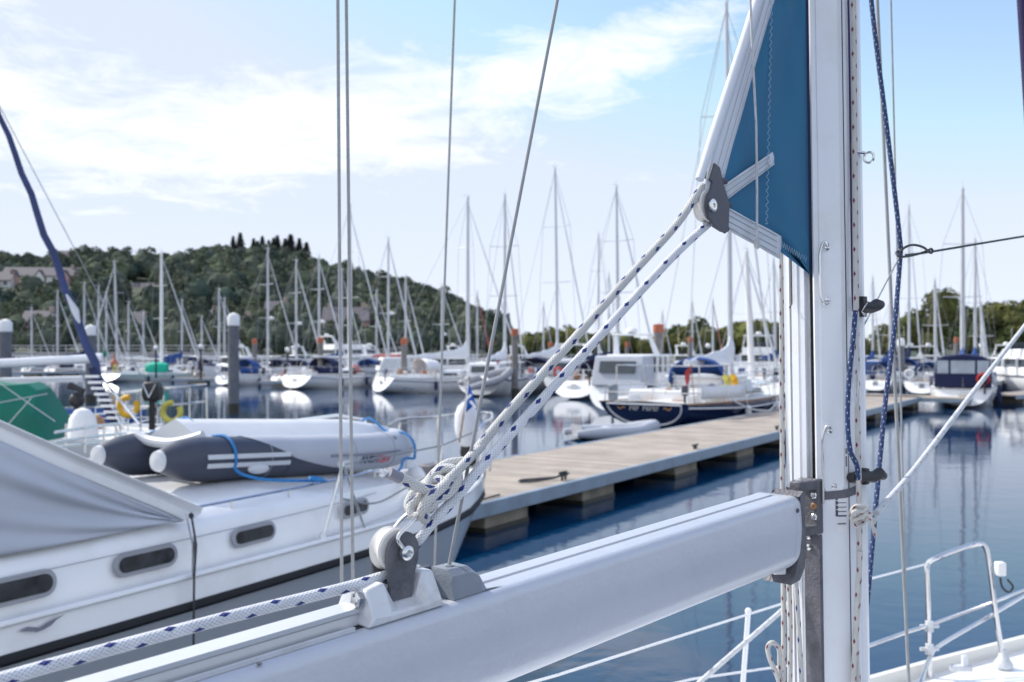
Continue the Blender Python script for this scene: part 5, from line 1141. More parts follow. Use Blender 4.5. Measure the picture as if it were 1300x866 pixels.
# ------------------------------------------------------------------ the yacht the photograph is taken from
E1 = V((.717, .697, 0)).normalized(); E2 = V((.697, -.717, 0)).normalized(); UP = V((0, 0, 1))
SL = V((.7256, 2.42, 0))                       # luff slot on the aft face of the mast
MC = SL+E1*.105                                # centre of the mast section
def plane(x, y, off=0, lift=0):                # pixel -> point on the vertical plane through mast and boom (off = metres to starboard)
    k = (x-650)/F; s0 = SL+E2*off
    # s0 - t*E1 has X = k*Y
    t = (s0.x-k*s0.y)/(E1.x-k*E1.y); q = s0-E1*t
    return V((q.x, q.y, CH+(HY-y)/F*q.y+lift))
def own_yacht():
    t = thing('yacht', 'yacht in the foreground with a silver boom, white mast and bow rail', 'yacht', (MC.x, MC.y, 0), math.atan2(E1.y, E1.x))
    # ---- hull and deck (local: +x bow, +y port)
    us = [-6, -4, -2, 0, 1, 2, 2.6, 3.29, 4.15, 4.8, 5.4, 5.8]; hb = [1.3, 1.58, 1.66, 1.6, 1.52, 1.38, 1.27, 1.13, .93, .66, .32, .03]
    rows = []
    for u, b in zip(us, hb):
        r_ = []
        for j in range(-7, 8):
            s = abs(j)/7; r_.append(V((u+(.35*(s**1.9) if u > 4 else 0)*(u-4)/1.8-.3*((u-4)/1.8 if u > 4 else 0), math.copysign(b*(s**.5), j), -.35+1.40*s**1.9)))
        rows.append(r_)
    mb = MB(); mb.loft(rows, closed=False, caps=False); mb._add(rows[0], [tuple(range(15))]); mb.build('hull', M['gel'], t)
    mb = MB(); mb.grid([[V((r_[0].x, -b*.99, 1.03)), V((r_[0].x, -b*.5, 1.08)), V((r_[0].x, 0, 1.1)), V((r_[0].x, b*.5, 1.08)), V((r_[0].x, b*.99, 1.03))] for r_, b in zip(rows, hb)]); mb.build('deck', M['gel'], t)
    for s in (-1, 1):
        mb = MB(); p = [V((r_[0].x, s*(b-.02), 1.075)) for r_, b in zip(rows, hb)]; mb.loft([[q+V((0, -.022, -.05)), q+V((0, .022, -.05)), q+V((0, .018, .028)), q+V((0, -.018, .028))] for q in p]); mb.build('toe_rail', M['gel2'], t)
    mb = MB(); rr_ = []
    for u, w_, h_ in ((-3.5, 1.05, .45), (-1, 1.05, .42), (.4, .9, .36), (1.1, .7, .2), (1.35, .6, .02)):
        rr_.append([V((u, -w_, 1.05)), V((u, -w_*.9, 1.05+h_)), V((u, 0, 1.1+h_*1.1)), V((u, w_*.9, 1.05+h_)), V((u, w_, 1.05))])
    mb.loft(rr_); mb.build('coachroof', M['gel'], t, bevel=.02)
    # ---- bow rail
    def w2(x, y, d): return P(x, y, d)
    mb = MB()
    mb.tube(smooth_path([w2(1181, 905, 5.45), w2(1179, 800, 5.45), w2(1177, 730, 5.47), w2(1178, 716, 5.5), w2(1190, 708, 5.5), w2(1228, 694, 5.6), w2(1244, 691, 5.6), w2(1252, 697, 5.58), w2(1257, 725, 5.56), w2(1264, 780, 5.55), w2(1274, 842, 5.55)], 5), .0145, 10)
    mb.build('bow_rail', M['steel'], t, world=True)
    mb = MB(); mb.tube([w2(1092, 824, 4.95), w2(1150, 803, 5.3), w2(1179, 794, 5.45), w2(1262, 764, 5.57), w2(1330, 738, 5.9), w2(1400, 712, 6.3)], .0105, 10); mb.build('middle_rail', M['steel'], t, world=True)
    mb = MB(); mb.tube(smooth_path([w2(1150, 925, 5.0), w2(1168, 868, 5.15), w2(1181, 834, 5.42), w2(1195, 818, 5.46), w2(1262, 779, 5.57), w2(1330, 738, 5.85)], 5), .0115, 10); mb.build('lower_rail', M['steel'], t, world=True)
    for (x, y, d) in ((1180, 824, 5.44), (1180, 795, 5.44)):
        mb = MB(); q = w2(x, y, d); mb.lathe([(.0, -.03), (.022, -.028), (.022, .028), (0, .03)], q, n=12); mb.tube([q-V((.05, .0, 0)), q+V((.05, 0, 0.0))], .011, 8); mb.build('rail_clamp', M['castw'], t, world=True)
    mb = MB(); q = w2(1274, 842, 5.55); mb.lathe([(.05, -.02), (.05, 0), (.03, .03), (.018, .08)], q, n=14); mb.build('rail_foot', M['castw'], t, world=True)
    mb = MB(); q = w2(1263, 722, 5.5); mb.box(q+V((.03, 0, 0)), (.05, .05, .075)); lamp_ = mb.build('navigation_light', M['white'], t, world=True, bevel=.008)
    mb = MB(); mb.tube(smooth_path([q+V((.03, 0, -.05)), q+V((.04, 0, -.1)), q+V((.075, 0, -.13)), q+V((.1, 0, -.1)), q+V((.07, 0, -.06))]), .006, 6); mb.build('lamp_cable', M['darkwire'], lamp_, world=True)
    mb = MB(); q = w2(1220, 848, 5.25); mb.box(q, (.11, .04, .03)); mb.box(q+V((.02, 0, .035)), (.03, .03, .06)); mb.build('deck_fitting', M['castw'], t, world=True, bevel=.005)
    # stanchions and guard wires along the port side
    mb = MB(); sb = w2(940, 910, 4.74); st = w2(950, 776, 4.72); mb.tube([sb, st], .0125, 10); mb.ball(st, .017, 8); mb.build('stanchion', M['gel'], t, world=True)
    mb = MB(); mb.tube([w2(430, 934, 3.4), w2(705, 858, 3.9), st-V((0, 0, .015)), w2(1040, 752, 4.9), w2(1177, 716, 5.47)], .0055, 8); mb.build('guard_wire', M['white'], t, world=True)
    mb = MB(); mb.tube([w2(700, 905, 3.9), w2(880, 862, 4.4), w2(1000, 845, 4.9), w2(1100, 822, 4.95)], .0055, 8); mb.build('guard_wire', M['white'], t, world=True)
    # shrouds on the port side
    for nm, a, b, r_ in (('shroud', P(427, -260, 3.2), P(437, 1180, 3.2), .0055), ('shroud', P(436.5, -260, 3.25), P(453, 1160, 3.25), .0055), ('shroud', P(583, -160, 4.2), P(545, 905, 4.2), .005)):
        mb = MB(); mb.tube([a.lerp(b, k/6) for k in range(7)], r_, 8); mb.build(nm, M['wire'], t, world=True)
    for a, b, r_ in ((P(1108, -120, 3.1), P(1160, 1000, 3.1), .0055), (P(1128, -120, 3.6), P(1150, 760, 3.6), .0035)):
        mid = [a.lerp(b, k/6) for k in range(7)]
        mb = MB(); mb.tube(mid, r_, 8); mb.build('babystay' if r_ > .005 else 'inner_stay', M['wire'], t, world=True)
    mb = MB(); a, b = V((1.965, 3.85, 4.6)), V((3.07, 5.5, 1.12)); mb.tube([a+(a-b)*.7, a, a.lerp(b, .3), a.lerp(b, .8), b], [.034, .036, .04, .036, .02], 12); mb.build('covered_inner_sail', M['purple'], t, world=True)

    # ---- mast: extruded section with a luff groove in its aft face
    lean = V((-.015, 0, 1))
    def at(a, b, z):                          # a: aft(-)/forward(+), b: starboard(+), in metres, z world
        return MC+E1*a+E2*b+V((0, 0, z))+V((-.015*(z-CH), 0, 0))
    L2, W2 = .105, .064
    half = [(-L2, .005), (-L2+.016, .0055), (-L2+.016, .0145), (-L2-.001, .0145), (-L2-.001, .024), (-L2+.006, .024), (-L2+.006, .030), (-L2+.001, .030), (-L2+.003, .048), (-L2+.014, .0585), (-.05, .063), (-.012, .064), (.02, .0625), (.026, .0600), (.05, .056), (.08, .043), (.098, .022), (.105, 0)]
    sec = [(-L2+.03, .005)]+half; stb = [(-L2+.03, .005), (-L2+.016, .0055), (-L2+.016, .009), (-L2-.001, .009), (-L2-.0025, .0135), (-L2+.003, .018), (-.088, .0335), (-.072, .0475), (-.060, .0575), (-.05, .0615), (-.035, .0635), (-.012, .064), (.02, .0625), (.026, .0600), (.05, .056), (.08, .043), (.098, .022), (.105, 0)]; prt = [(a, b*(1+.35*min(1, max(0, b-.02)/.03)*(1 if a < -.05 else .5))) for a, b in sec[:9]]+[(-L2+.003, .052), (-L2+.016, .0525), (-L2+.016, .0575), (-L2+.003, .058)]+[(a, b*(1+.35*(1 if a < -.05 else max(0, .5-a*5)))) for a, b in sec[10:-1]]; secA = stb+[(a, -b) for a, b in reversed(prt)]
    def body(z0, z1, nm):
        mb = MB(); mb.loft([[at(a, b, z) for a, b in secA] for z in (z0, z1)], caps=True); return mb.build(nm, M['spar'], t, world=True, smooth=32)
    mast = body(1.4, 11.5, 'mast')
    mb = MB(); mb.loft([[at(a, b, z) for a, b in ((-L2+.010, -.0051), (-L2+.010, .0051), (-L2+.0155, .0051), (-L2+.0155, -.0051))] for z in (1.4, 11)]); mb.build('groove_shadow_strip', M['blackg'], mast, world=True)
    # thin black seam along starboard face and the raised cover strip ending in a rounded tongue
    zt = CH+(HY-627)/F*2.43
    mb = MB(); pl = []
    for k in range(9): a = PI+PI*k/8; pl.append((-.0795+.0195*math.cos(a), zt+.03+.030*math.sin(a)))
    pl = pl+[(-.060, 11), (-.099, 11)]
    fr = lambda a: interp(a, [-.104, -.102, -.088, -.072, -.060, -.05, -.035, -.012, .02], [.0135, .018, .0335, .0475, .0575, .0615, .0635, .064, .0625])+.0006
    mb.loft([[at(a, fr(a)+o, z) for a, z in pl] for o in (-.002, .0022)]); mb.build('track_cover', M['spar'], mast, world=True, bevel=.001)
    mb = MB(); q = at(-.0795-.001, .043, zt+.022); mb.lathe([(.0065, -.002), (.0065, .002), (.004, .004), (0, .0042)], q, E2-E1*.9, 12); mb.build('screw', M['steel'], mast, world=True)
    mb = MB(); mb.loft([[at(a, fr(a)+o, z) for a, z in ((-.0455, 1.4), (-.0455, 11), (-.044, 11), (-.044, 1.4))] for o in (-.001, .0009)]); mb.build('seam', M['blackg'], mast, world=True)
    # forward side track
    mb = MB(); mb.loft([[at(a, b, z) for a, b in ((.012, .063), (.020, .0725), (.034, .0705), (.04, .058))] for z in (1.4, 11)]); mb.build('forward_track', M['spar'], mast, world=True)
    # hoop handles on the starboard side
    for y0, y1 in ((308, 386), (541, 655)):
        z0, z1 = CH+(HY-y0)/F*2.4, CH+(HY-y1)/F*2.4
        def hp(a, o, z): return at(a-o*.7, fr(a)+o*.75, z)
        a0, a1 = -.0865, -.1000
        pts = [hp(a0, 0, z0-.012), hp(a0, .011, z0-.006), hp(a0-.004, .013, z0+.002), hp(a0-.009, .013, z0-.004), hp(a1, .012, z0-.03), hp(a1, .011, z0-.06), hp(a1, .011, z1+.03), hp(a1+.002, .012, z1+.012), hp(a0-.006, .013, z1), hp(a0, .012, z1+.004), hp(a0, 0, z1+.01)]
        if y0 == 308 or True:
            mb = MB(); mb.tube(smooth_path(pts if y0 == 308 else pts[:7], 4), .0028, 8); h_ = mb.build('hoop_handle', M['steel'], mast, world=True)
            for z in ((z0-.012, z1+.01) if y0 == 308 else (z0-.012,)):
                mb = MB(); mb.lathe([(.007, 0), (.007, .003), (.004, .005)], hp(a0, .001, z), E2-E1*.9, 12); mb.build('screw', M['steel'], h_, world=True)
    # rods at the aft port edge and forward eye
    mb = MB(); mb.tube([at(-L2-.004, -.047, CH+.42), at(-L2-.004, -.047, CH+.105), at(-L2-.01, -.05, CH+.095)], .0022, 6); mb.build('rod', M['cast'], mast, world=True)
    mb = MB(); z = CH+(HY-195)/F*2.4; mb.torus(at(.03, .09, z), .013, .003, E1, 14, 6); mb.tube([at(0, .066, z+.012), at(.02, .083, z+.01)], .005, 8); mb.build('halyard_eye', M['steel'], mast, world=True)
    mb = MB(); z0 = CH+(HY-178)/F*2.4; mb.tube([at(-.02, .068, z0), at(-.02, .07, z0-.005), at(-.02, .07, z0-.135), at(-.02, .066, z0-.14)], .0028, 6); mb.build('hoop_handle', M['cast'], mast, world=True)
    mb = MB(); z0 = CH+(HY+10)/F*2.4; mb.tube([at(-.024, .068, z0+.84), at(-.028, .071, z0+.81), at(-.02, .071, z0+.79), at(-.018, .068, z0+.82)], .0028, 6); mb.build('hoop_handle', M['cast'], mast, world=True)
    # cleats on the starboard forward side
    for y in (388, 607):
        z = CH+(HY-y)/F*2.4; mb = MB()
        mb.box(at(.004, .073, z-.001), (.02, .03, .05 if y == 388 else .04), Matrix.Rotation(math.atan2(E1.y, E1.x), 3, 'Z'))
        mb.tube([at(-.055 if y > 500 else .0, .072, z), at(.0, .078, z), at(.03, .09, z-.004), at(.05, .095, z+.004), at(.07, .098, z-.006 if y > 500 else z+.006)], [.012, .016, .014, .016, .01], 10)
        mb.build('cleat', M['black'], mast, world=True, bevel=.003)
    mb = MB(); z = CH+(HY-625)/F*2.4; mb.loft([[at(a*1.02, b*1.02+.001, z+dz+(a*.12)) for a, b in secA] for dz in (-.008, .012)]); mb.build('joint_band', M['cast'], mast, world=True)
    # labels
    def plate(a0, a1, y0, y1, m_, nm, par, off=.0008, z2=None):
        z0, z1 = CH+(HY-y0)/F*2.415, CH+(HY-y1)/F*2.415
        mb = MB(); mb.loft([[at(a, fr(a)+o, z) for a, z in ((a0, z0), (a1, z0), (a1, z1), (a0, z1))] for o in (.0, off)]); return mb.build(nm, m_, par, world=True, smooth=0)
    A0, A1 = -.0775, -.055
    lb = plate(A0, A1, 625, 656, M['white'], 'specification_label', mast)
    plate(A0+.0005, A1-.0005, 625.6, 631.5, M['label'], 'label_heading', lb, .0014)
    plate(A0+.0003, A0+.0045, 632.6, 655, M['label'], 'label_column', lb, .0014)
    for y in (637.5, 643, 648.5, 653.6): plate(A0+.005, A1-.0003, y, y+(.9 if y < 650 else 1.8), M['label'], 'label_rule', lb, .0014)
    for k, y in enumerate((634.3, 640, 645.6)): plate(A0+.0015, A0+.0035, y, y+1.4, M['white'], 'label_mark', lb, .002)
    plate(A0+.003, A1-.003, 627.6, 629.0, M['labelgrey'], 'label_mark', lb, .002)
    l2 = plate(A0+.002, A1-.0005, 661, 675, M['white'], 'small_label', mast); plate(A0+.004, A1-.002, 663.5, 665.4, M['labelgrey'], 'label_text', l2, .0014)
    l3 = plate(-.057, -.047, 566, 606, M['white'], 'upper_label', mast, .0008); 
    plate(-.0555, -.049, 569, 576, M['labelgrey'], 'label_mark', l3, .0014); plate(-.055, -.0515, 579, 592, M['labelgrey'], 'label_mark', l3, .0014)

    # ---- boom
    ztop = lambda s: 2.507-.058*s               # s metres aft of the mast
    B0 = SL-E1*.17
    def bt(s, b, c): q = B0-E1*s+E2*b; return V((q.x, q.y, ztop(s)+c))
    bw, bh = .058, .168
    bsec = []
    def arc(cx, cz, r, a0, a1, n=5): return [(cx+r*math.cos(lerp(a0, a1, i/n)), cz+r*math.sin(lerp(a0, a1, i/n))) for i in range(n+1)]
    bsec = [(-.006, 0), (-.006, -.012), (.006, -.012), (.006, 0)]
    bsec += arc(bw-.02, -.02, .02, PI/2, 0, 7)+[(bw+.003, -.05), (bw+.004, -.075), (bw+.0025, -.1)]+arc(bw-.042, -bh+.042, .042, 0, -PI/2, 9)+arc(-bw+.042, -bh+.042, .042, -PI/2, -PI, 9)+[(-bw-.0025, -.1), (-bw-.004, -.075), (-bw-.003, -.05)]+arc(-bw+.02, -.02, .02, PI, PI/2, 7)
    mb = MB(); n = 40; rr_ = []
    for i in range(n+1):
        s = .0 + 3.6*i/n; rr_.append([bt(s, b, c) for b, c in bsec])
    e_ = [[bt(-.006, b*.995, c-.0005) for b, c in bsec]]
    mb.loft(e_+rr_); boom = mb.build('boom', M['boom'], t, world=True, smooth=30)
    # domed end plate
    mb = MB(); out = [(b*1.012, cc_+.001 if cc_ > -.02 else cc_-.0005) for b, cc_ in bsec[4:]]
    cz = -bh/2; mb.loft([[bt(-o, b*k, cz+(c-cz)*k) for b, c in out] for o, k in ((-.001, 1.0), (.010, .992), (.020, .965), (.029, .91), (.036, .8), (.041, .6), (.043, .3), (.0435, .05))]); mb.build('boom_end_cap', M['boom'], boom, world=True)
    mb = MB(); mb.lathe([(.005, -.002), (.005, .004)], bt(-.004, bw+.002, -.03)-E2*.002, E2, 10); mb.build('screw', M['dkgreyp'], boom, world=True)
    # gooseneck casting
    Zb = bt(0, 0, 0).z
    mb = MB(); Q = lambda s, b, z: (B0-E1*s+E2*b)+V((-.015*(z-CH), 0, z))
    prof = [(.0-.032, Zb-.004), (-.05, Zb+.008), (-.058, Zb+.0), (-.056, Zb-.05), (-.062, Zb-.12), (-.052, Zb-.17), (-.03, Zb-.195), (.01, Zb-.2), (-.012, Zb-.175), (-.034, Zb-.12), (-.038, Zb-.06), (-.034, Zb)]
    mb.prism([Q(s, -.03, z) for s, z in prof], E2*.073); gn = mb.build('gooseneck', M['cast'], boom, world=True, bevel=.004)
    aft = -L2
    mb = MB(); zA, zB = CH+(HY-612)/F*2.36, CH+(HY-682)/F*2.36
    mb.loft([[at(aft-.016, b, z) for b, z in ((-.03, zA), (.022, zA+.002), (.022, zB), (-.03, zB))], [at(aft+.004, b, z) for b, z in ((-.03, zA), (.026, zA+.002), (.026, zB), (-.03, zB))]])
    mb.build('mast_bracket', M['cast'], gn, world=True, bevel=.004)
    for yy in (618, 676):
        z = CH+(HY-yy)/F*2.36; mb = MB(); mb.loft([[at(a, b, z+dz) for a, b in ((aft-.082, -.016), (aft-.082, .014), (aft-.016, .022), (aft-.016, -.03))] for dz in (-.011, .011)]); mb.build('hinge_lug', M['cast'], gn, world=True, bevel=.003)
    mb = MB(); mb.tube([at(aft-.068, .0, CH+(HY-612)/F*2.36+.004), at(aft-.068, .0, CH+(HY-683)/F*2.36)], .009, 12); mb.build('hinge_pin', M['steel'], gn, world=True)
    for yy, m_ in ((632, 'steel'), (646, 'teak'), (660, 'steel')):
        z = CH+(HY-yy)/F*2.36; mb = MB(); mb.lathe([(.0085, 0), (.0085, .003), (.006, .005), (.0025, .0052), (.0025, .003)], at(aft-.0155, .012, z), -E1, 14); mb.build('screw', M[m_], gn, world=True)
    # grey channel below the bracket and twin lacing strips
    zc = CH+(HY-684)/F*2.36
    mb = MB(); mb.loft([[at(a, b, z) for a, b in ((aft-.006, -.022), (aft-.006, .02), (aft+.004, .022), (aft+.003, -.024))] for z in (1.4, zc)]); ch_ = mb.build('mast_channel', M['cast'], mast, world=True, bevel=.001)
    for b in (-.012, .0):
        z = CH+(HY-(687 if b else 701))/F*2.36
        mb = MB(); mb.lathe([(.0075, 0), (.0075, .003), (.003, .0045)], at(aft-.007, -.008, z), -E1, 12); mb.build('screw', M['steel'], ch_, world=True)
    # ---- fittings on the boom near x=500
    q = plane(500, 785); s0 = (B0-q).dot(E1)            # metres aft of the mast
    K = lambda a, b, c: bt(s0-a, b, c)
    # sliding rail aft of the bracket
    mb = MB(); mb.loft([[K(a, b, c) for b, c in ((-.019, .001), (-.017, .016), (-.021, .019), (-.021, .026), (.021, .026), (.021, .019), (.017, .016), (.019, .001))] for a in (-2.6, -.062)]); mb.build('sliding_rail', M['alu'], boom, world=True, smooth=20)
    mb = MB(); mb.loft([[K(a, b, c) for b, c in ((.034, .0005), (.034, .0065), (.040, .0065), (.040, .0005))] for a in (-2.6, -.1)]); mb.build('edge_bead', M['castw'], boom, world=True, smooth=20)
    mb = MB(); mb.loft([[K(a, b, c) for b, c in ((.0195, .0004), (.0195, .0012), (.0335, .0012), (.0335, .0004))] for a in (-2.6, -.06)]); mb.build('sealant_line', M['blackg'], boom, world=True, smooth=20)
    for a in (-.26, -.5):
        mb = MB(); mb.lathe([(.0035, 0), (.0035, .0015), (0, .002)], K(a, .048, 0), UP, 8); mb.build('screw', M['cast'], boom, world=True)
    # saddle bracket: two humps on a sill
    br = thing('boom_bracket', 'pale cast metal bracket bolted across the top of the boom under the grey sheave block', 'bracket', K(0, 0, 0), math.atan2(E1.y, E1.x))
    def hump(pr):                                        # side profile along the boom, tapering upward
        mb = MB(); mb.loft([[K(a, o, c) for a, c in pr] for o in (-.036, .036)])
        return mb
    lo = [(-.088, .0), (-.012, .0), (-.012, .018), (-.018, .02), (-.04, .062), (-.082, .058), (-.09, .04)]
    def shaped(pr, nm):
        mb = MB(); rr_ = []
        for o, kk in ((-.046, .0), (-.044, .3), (-.024, 1), (.024, 1), (.044, .3), (.048, 0)):
            rr_.append([K(a, o, c*(kk if c > .02 else 1) if c > .02 else c*1.0) for a, c in pr])
        mb.loft(rr_); return mb.build(nm, M['castw'], br, world=True, bevel=.003, smooth=25)
    mb = MB()
    P0 = [(-.082, .0), (.064, .0), (.057, .054), (.034, .057), (.021, .02), (-.022, .02), (-.040, .055), (-.073, .050)]
    rr_ = []
    for o, top in ((-.047, .012), (-.026, 1), (.026, 1), (.047, .012)):
        rr_.append([K(a*(1.0 if c == 0 else .98), o, (c if top == 1 else min(c, .012))+.0005) for a, c in P0])
    mb.loft(rr_); mb.build('saddle', M['castw'], br, world=True, bevel=.003, smooth=20)
    mb = MB(); mb.lathe([(.013, 0), (.013, .007), (.010, .009), (.006, .0092)], K(-.078, .018, .036), -E1+V((0, 0, .1)), 6); mb.lathe([(.0085, .009), (.006, .0105), (0, .011)], K(-.078, .018, .036), -E1+V((0, 0, .1)), 16); mb.build('hex_bolt', M['steel'], br, world=True, smooth=20)
    mb = MB(); mb.lathe([(.006, 0), (.006, .003), (.002, .0031), (.002, .001)], K(.045, .0, .0560), UP, 12); mb.build('screw', M['steel'], br, world=True)
    # wedge end fitting
    ef = thing('track_end_fitting', 'blue grey plastic wedge on the boom where the thin line drops in', 'fitting', K(.1, 0, 0), math.atan2(E1.y, E1.x))
    mb = MB(); rr_ = []
    for o, k in ((-.034, .0), (-.030, .85), (-.018, 1), (.018, 1), (.032, .8), (.040, 0)):
        rr_.append([K(a, o, .001+c*k) for a, c in ((.088, 0), (.165+(.03 if k == 0 else 0), 0), (.150, .03), (.135, .042), (.092, .044), (.088, .03))])
    mb.loft(rr_); mb.build('wedge', M['greyp'], ef, world=True, bevel=.003, smooth=30)
    mb = MB(); mb.box(K(.083, -.03, .03), (.03, .02, .03), Matrix.Rotation(math.atan2(E1.y, E1.x), 3, 'Z')); mb.build('lug', M['dkgreyp'], ef, world=True, bevel=.005)
    mb = MB(); mb.lathe([(.0075, 0), (.0075, .0025), (.004, .003), (.003, .0)], K(.112, .0, .0445), UP, 14); mb.build('eyelet', M['steel'], ef, world=True)
    # upright sheave block
    bl = thing('sheave_block', 'dark grey block with a worn white sheave standing on the boom', 'pulley block', K(0, 0, .02), math.atan2(E1.y, E1.x))
    sc_ = (0.002, .112)
    for o in (.0155, -.0225):
        pl = [(-.022, .018), (.019, .018), (.021, .04), (.024, .055), (.0315, .075)]+[(.002+.031*math.cos(a), .092+.031*math.sin(a)) for a in [PI*k/12 for k in range(0, 13)]]+[(-.029, .074), (-.025, .05)]
        mb = MB(); mb.prism([K(a, o, c) for a, c in pl], E2*.006); mb.build('cheek', M['cast'], bl, world=True, bevel=.0015)
    mb = MB(); mb.lathe([(.01, -.0145), (.031, -.0145), (.0335, -.011), (.031, -.006), (.0295, 0), (.031, .006), (.0335, .011), (.031, .0145), (.01, .0145)], K(-.004, -.0015, .095), E2, 40); mb.build('sheave', M['sheave'], bl, world=True)
    mb = MB(); mb.lathe([(.006, -.034), (.006, .026), (.0115, .0262), (.0115, .033), (.009, .035), (.0055, .036), (.005, .033)], K(.002, 0, .092), E2, 18); mb.build('pin', M['steel'], bl, world=True)
    mb = MB()
    kq = lambda x, y, o=0: plane(x, y, o)
    mb.tube(smooth_path([K(.002, .029, .092), kq(505, 683, .028), kq(522, 664, .024), kq(532, 652, .012), kq(534, 646, 0), kq(524, 648, -.014), kq(505, 665, -.028), K(.002, -.030, .092)], 6), .0032, 10); mb.build('shackle', M['steel'], bl, world=True)
    mb = MB(); mb.prism([K(-.05, .0, .022), K(-.018, 0, .022), K(-.018, 0, .045)], E2*.012); mb.prism([K(.02, .0, .024), K(.044, 0, .022), K(.03, 0, .04)], E2*.014); mb.build('wedge_pad', M['castw'], bl, world=True)

    # ---- sail
    sl = thing('mainsail', 'petrol blue clew of the furled mainsail with white webbing, drawn out of the mast', 'sail', plane(1025, 340))
    def sp_(x, y, o=0): return plane(x, y, o)
    lee = lambda y: interp(y, [-400, 0, 240, 262], [1105, 979, 899, 914])
    rows = []
    for i in range(41):
        y = -400+i*(748/40); yy = y
        xr = interp(y, [-400, 348], [1016.5, 1028.5]); xl = lee(y) if y <= 262 else interp(y, [262, 348], [914, 1028])
        rows.append([sp_(lerp(xl, xr, j/14), yy, .010*math.sin(j*.55+i*.22)*math.sin(PI*j/14)+.004*math.sin(i*.7-j*.9)*math.sin(PI*j/14)) for j in range(15)])
    mb = MB(); mb.grid(rows); mb.build('sail_panel', M['sailblue'], sl, world=True, smooth=80, solid=.0012)
    mb = MB(); rows = []
    for i in range(21):
        y = -400+i*(646/20); x0 = interp(y, [-400, 0, 205, 246], [1082, 964, 900, 893]); x1 = interp(y, [-400, 0, 90, 246], [1112, 983, 957, 914]); f0 = sp_(x0, y, .006); 
        rows.append([sp_(lerp(x0, x1, k/6), y, .004+.009*math.sin(k/6*PI)) for k in range(7)])
    mb.grid(rows); lt = mb.build('leech_tape', M['sailcloth'], sl, world=True, smooth=80, solid=.001)
    mb = MB(); mb.tube([sp_(interp(y, [-400, 0, 228], [1080, 962, 888]), y, .006) for y in (-400, -200, 0, 60, 120, 180, 228)], [.012]*3+[.011, .011, .011, .009], 12); mb.build('leech_rope_sleeve', M['sailcloth'], sl, world=True)
    for xo in (.38, .72):
        mb = MB(); mb.tube([sp_(interp(y, [-400, 0, 246], [lerp(1082, 1112, xo), lerp(964, 983, xo), lerp(893, 914, xo)]), y, .015) for y in range(-400, 240, 16)], .0006, 4); mb.build('stitching', M['greythread'], lt, world=True)
    def strap(p, nm='webbing_strap'):
        mb = MB(); a, b, c, d = [sp_(x, y, .009) for x, y in p]
        rows = [[a.lerp(b, i/12).lerp(d.lerp(c, i/12), j/4)+E2*.0012*math.sin(i*.9+j*2) for j in range(5)] for i in range(13)]
        mb.grid(rows); o = mb.build(nm, M['sailtape'], sl, world=True, smooth=60, solid=.0022)
        for f in (.16, .5, .84) if nm == 'webbing_strap' else (.1, .35, .62, .9):
            mb = MB(); mb.tube([a.lerp(b, i/12).lerp(d.lerp(c, i/12), f)+E2*.0024 for i in range(0, 12)], .0006, 4); mb.build('stitching', M['greythread'], o, world=True)
    strap([(917, 236), (981, 193), (983, 209), (921, 255)])
    strap([(921, 262), (992, 300), (990, 329), (917, 288)], 'foot_webbing')
    # zigzag stitching lines
    mb = MB(); zz_ = []
    for i in range(170): y = -100+i*2.3; zz_.append(sp_(interp(y, [-100, 300], [982, 973])+(1.6 if (i//2) % 2 else -1.6)*(1 if i % 2 else .2), min(y, 284), .014))
    mb.tube(zz_, .0009, 4); mb.build('zigzag_stitching', M['thread'], sl, world=True)
    mb = MB(); mb.tube([sp_(993+i*1.55, 310+i*1.0+(4 if i % 2 else -3.5), .008) for i in range(21)], .0007, 4); mb.build('zigzag_stitching', M['thread'], sl, world=True)
    # luff line just inside the slot
    mb = MB(); mb.tube([sp_(interp(y, [-400, 348], [1019, 1028.5]), y, 0) for y in (-400, 0, 348)], .004, 8); mb.build('luff_tape', M['canvasnavy'], sl, world=True)
    # reefing cord down the sail
    mb = MB(); pts = [sp_(950, -60, .03), sp_(955, 60, .03), sp_(960, 160, .03), sp_(961, 240, .03), sp_(961, 306, .03)]; mb.tube(pts, .0028, 8); mb.ball(pts[-1]+V((0, 0, -.006)), (.007, .007, .014), 8); mb.build('knotted_cord', M['rplain'], sl, world=True)
    # ---- clew block
    cb = thing('clew_block', 'dark grey block with white sheave shackled to the clew of the blue sail', 'pulley block', plane(905, 255))
    for o in (.012, -.020):
        pl = [(905, 207), (912, 213), (916, 232), (924, 258), (923, 292), (919, 297), (908, 290), (902, 284), (897, 275), (894.5, 262), (896, 249), (900, 241), (902, 231), (898, 228)]
        if o < 0: pl = [(x-5, y-2) for x, y in pl]
        mb = MB(); mb.prism([sp_(x, y, o) for x, y in pl], E2*.005); mb.build('cheek', M['dkgreyp'], cb, world=True, bevel=.0015)
    mb = MB(); c = sp_(896, 261, -.004); rr0 = .0345; mb.lathe([(.01, -.0115), (.034, -.0115), (.0355, -.008), (.032, -.004), (.031, 0), (.032, .004), (.0355, .008), (.034, .0115), (.01, .0115)], c, E2, 40); mb.build('sheave', M['sheave'], cb, world=True)
    mb = MB(); mb.lathe([(.014, .0), (.014, .004), (.0115, .0055), (.005, .0055), (.0048, .003), (0, .003)], sp_(904, 261, .0175), E2, 24); mb.build('pin_head', M['steel'], cb, world=True)
    mb = MB(); mb.tube([sp_(905, 208, .0), sp_(903, 225, 0)], .009, 10); mb.lathe([(.012, -.005), (.012, .005)], sp_(906, 206, 0), sp_(906, 200, 0)-sp_(900, 215, 0), 14); mb.build('clew_post', M['dkgreyp'], cb, world=True)
    for x, y in ((916, 228), (921, 258), (918, 288)):
        mb = MB(); mb.tube([sp_(x-5, y, .008), sp_(x+5, y+3, .008)], .007, 8); mb.build('lug', M['dkgreyp'], cb, world=True)
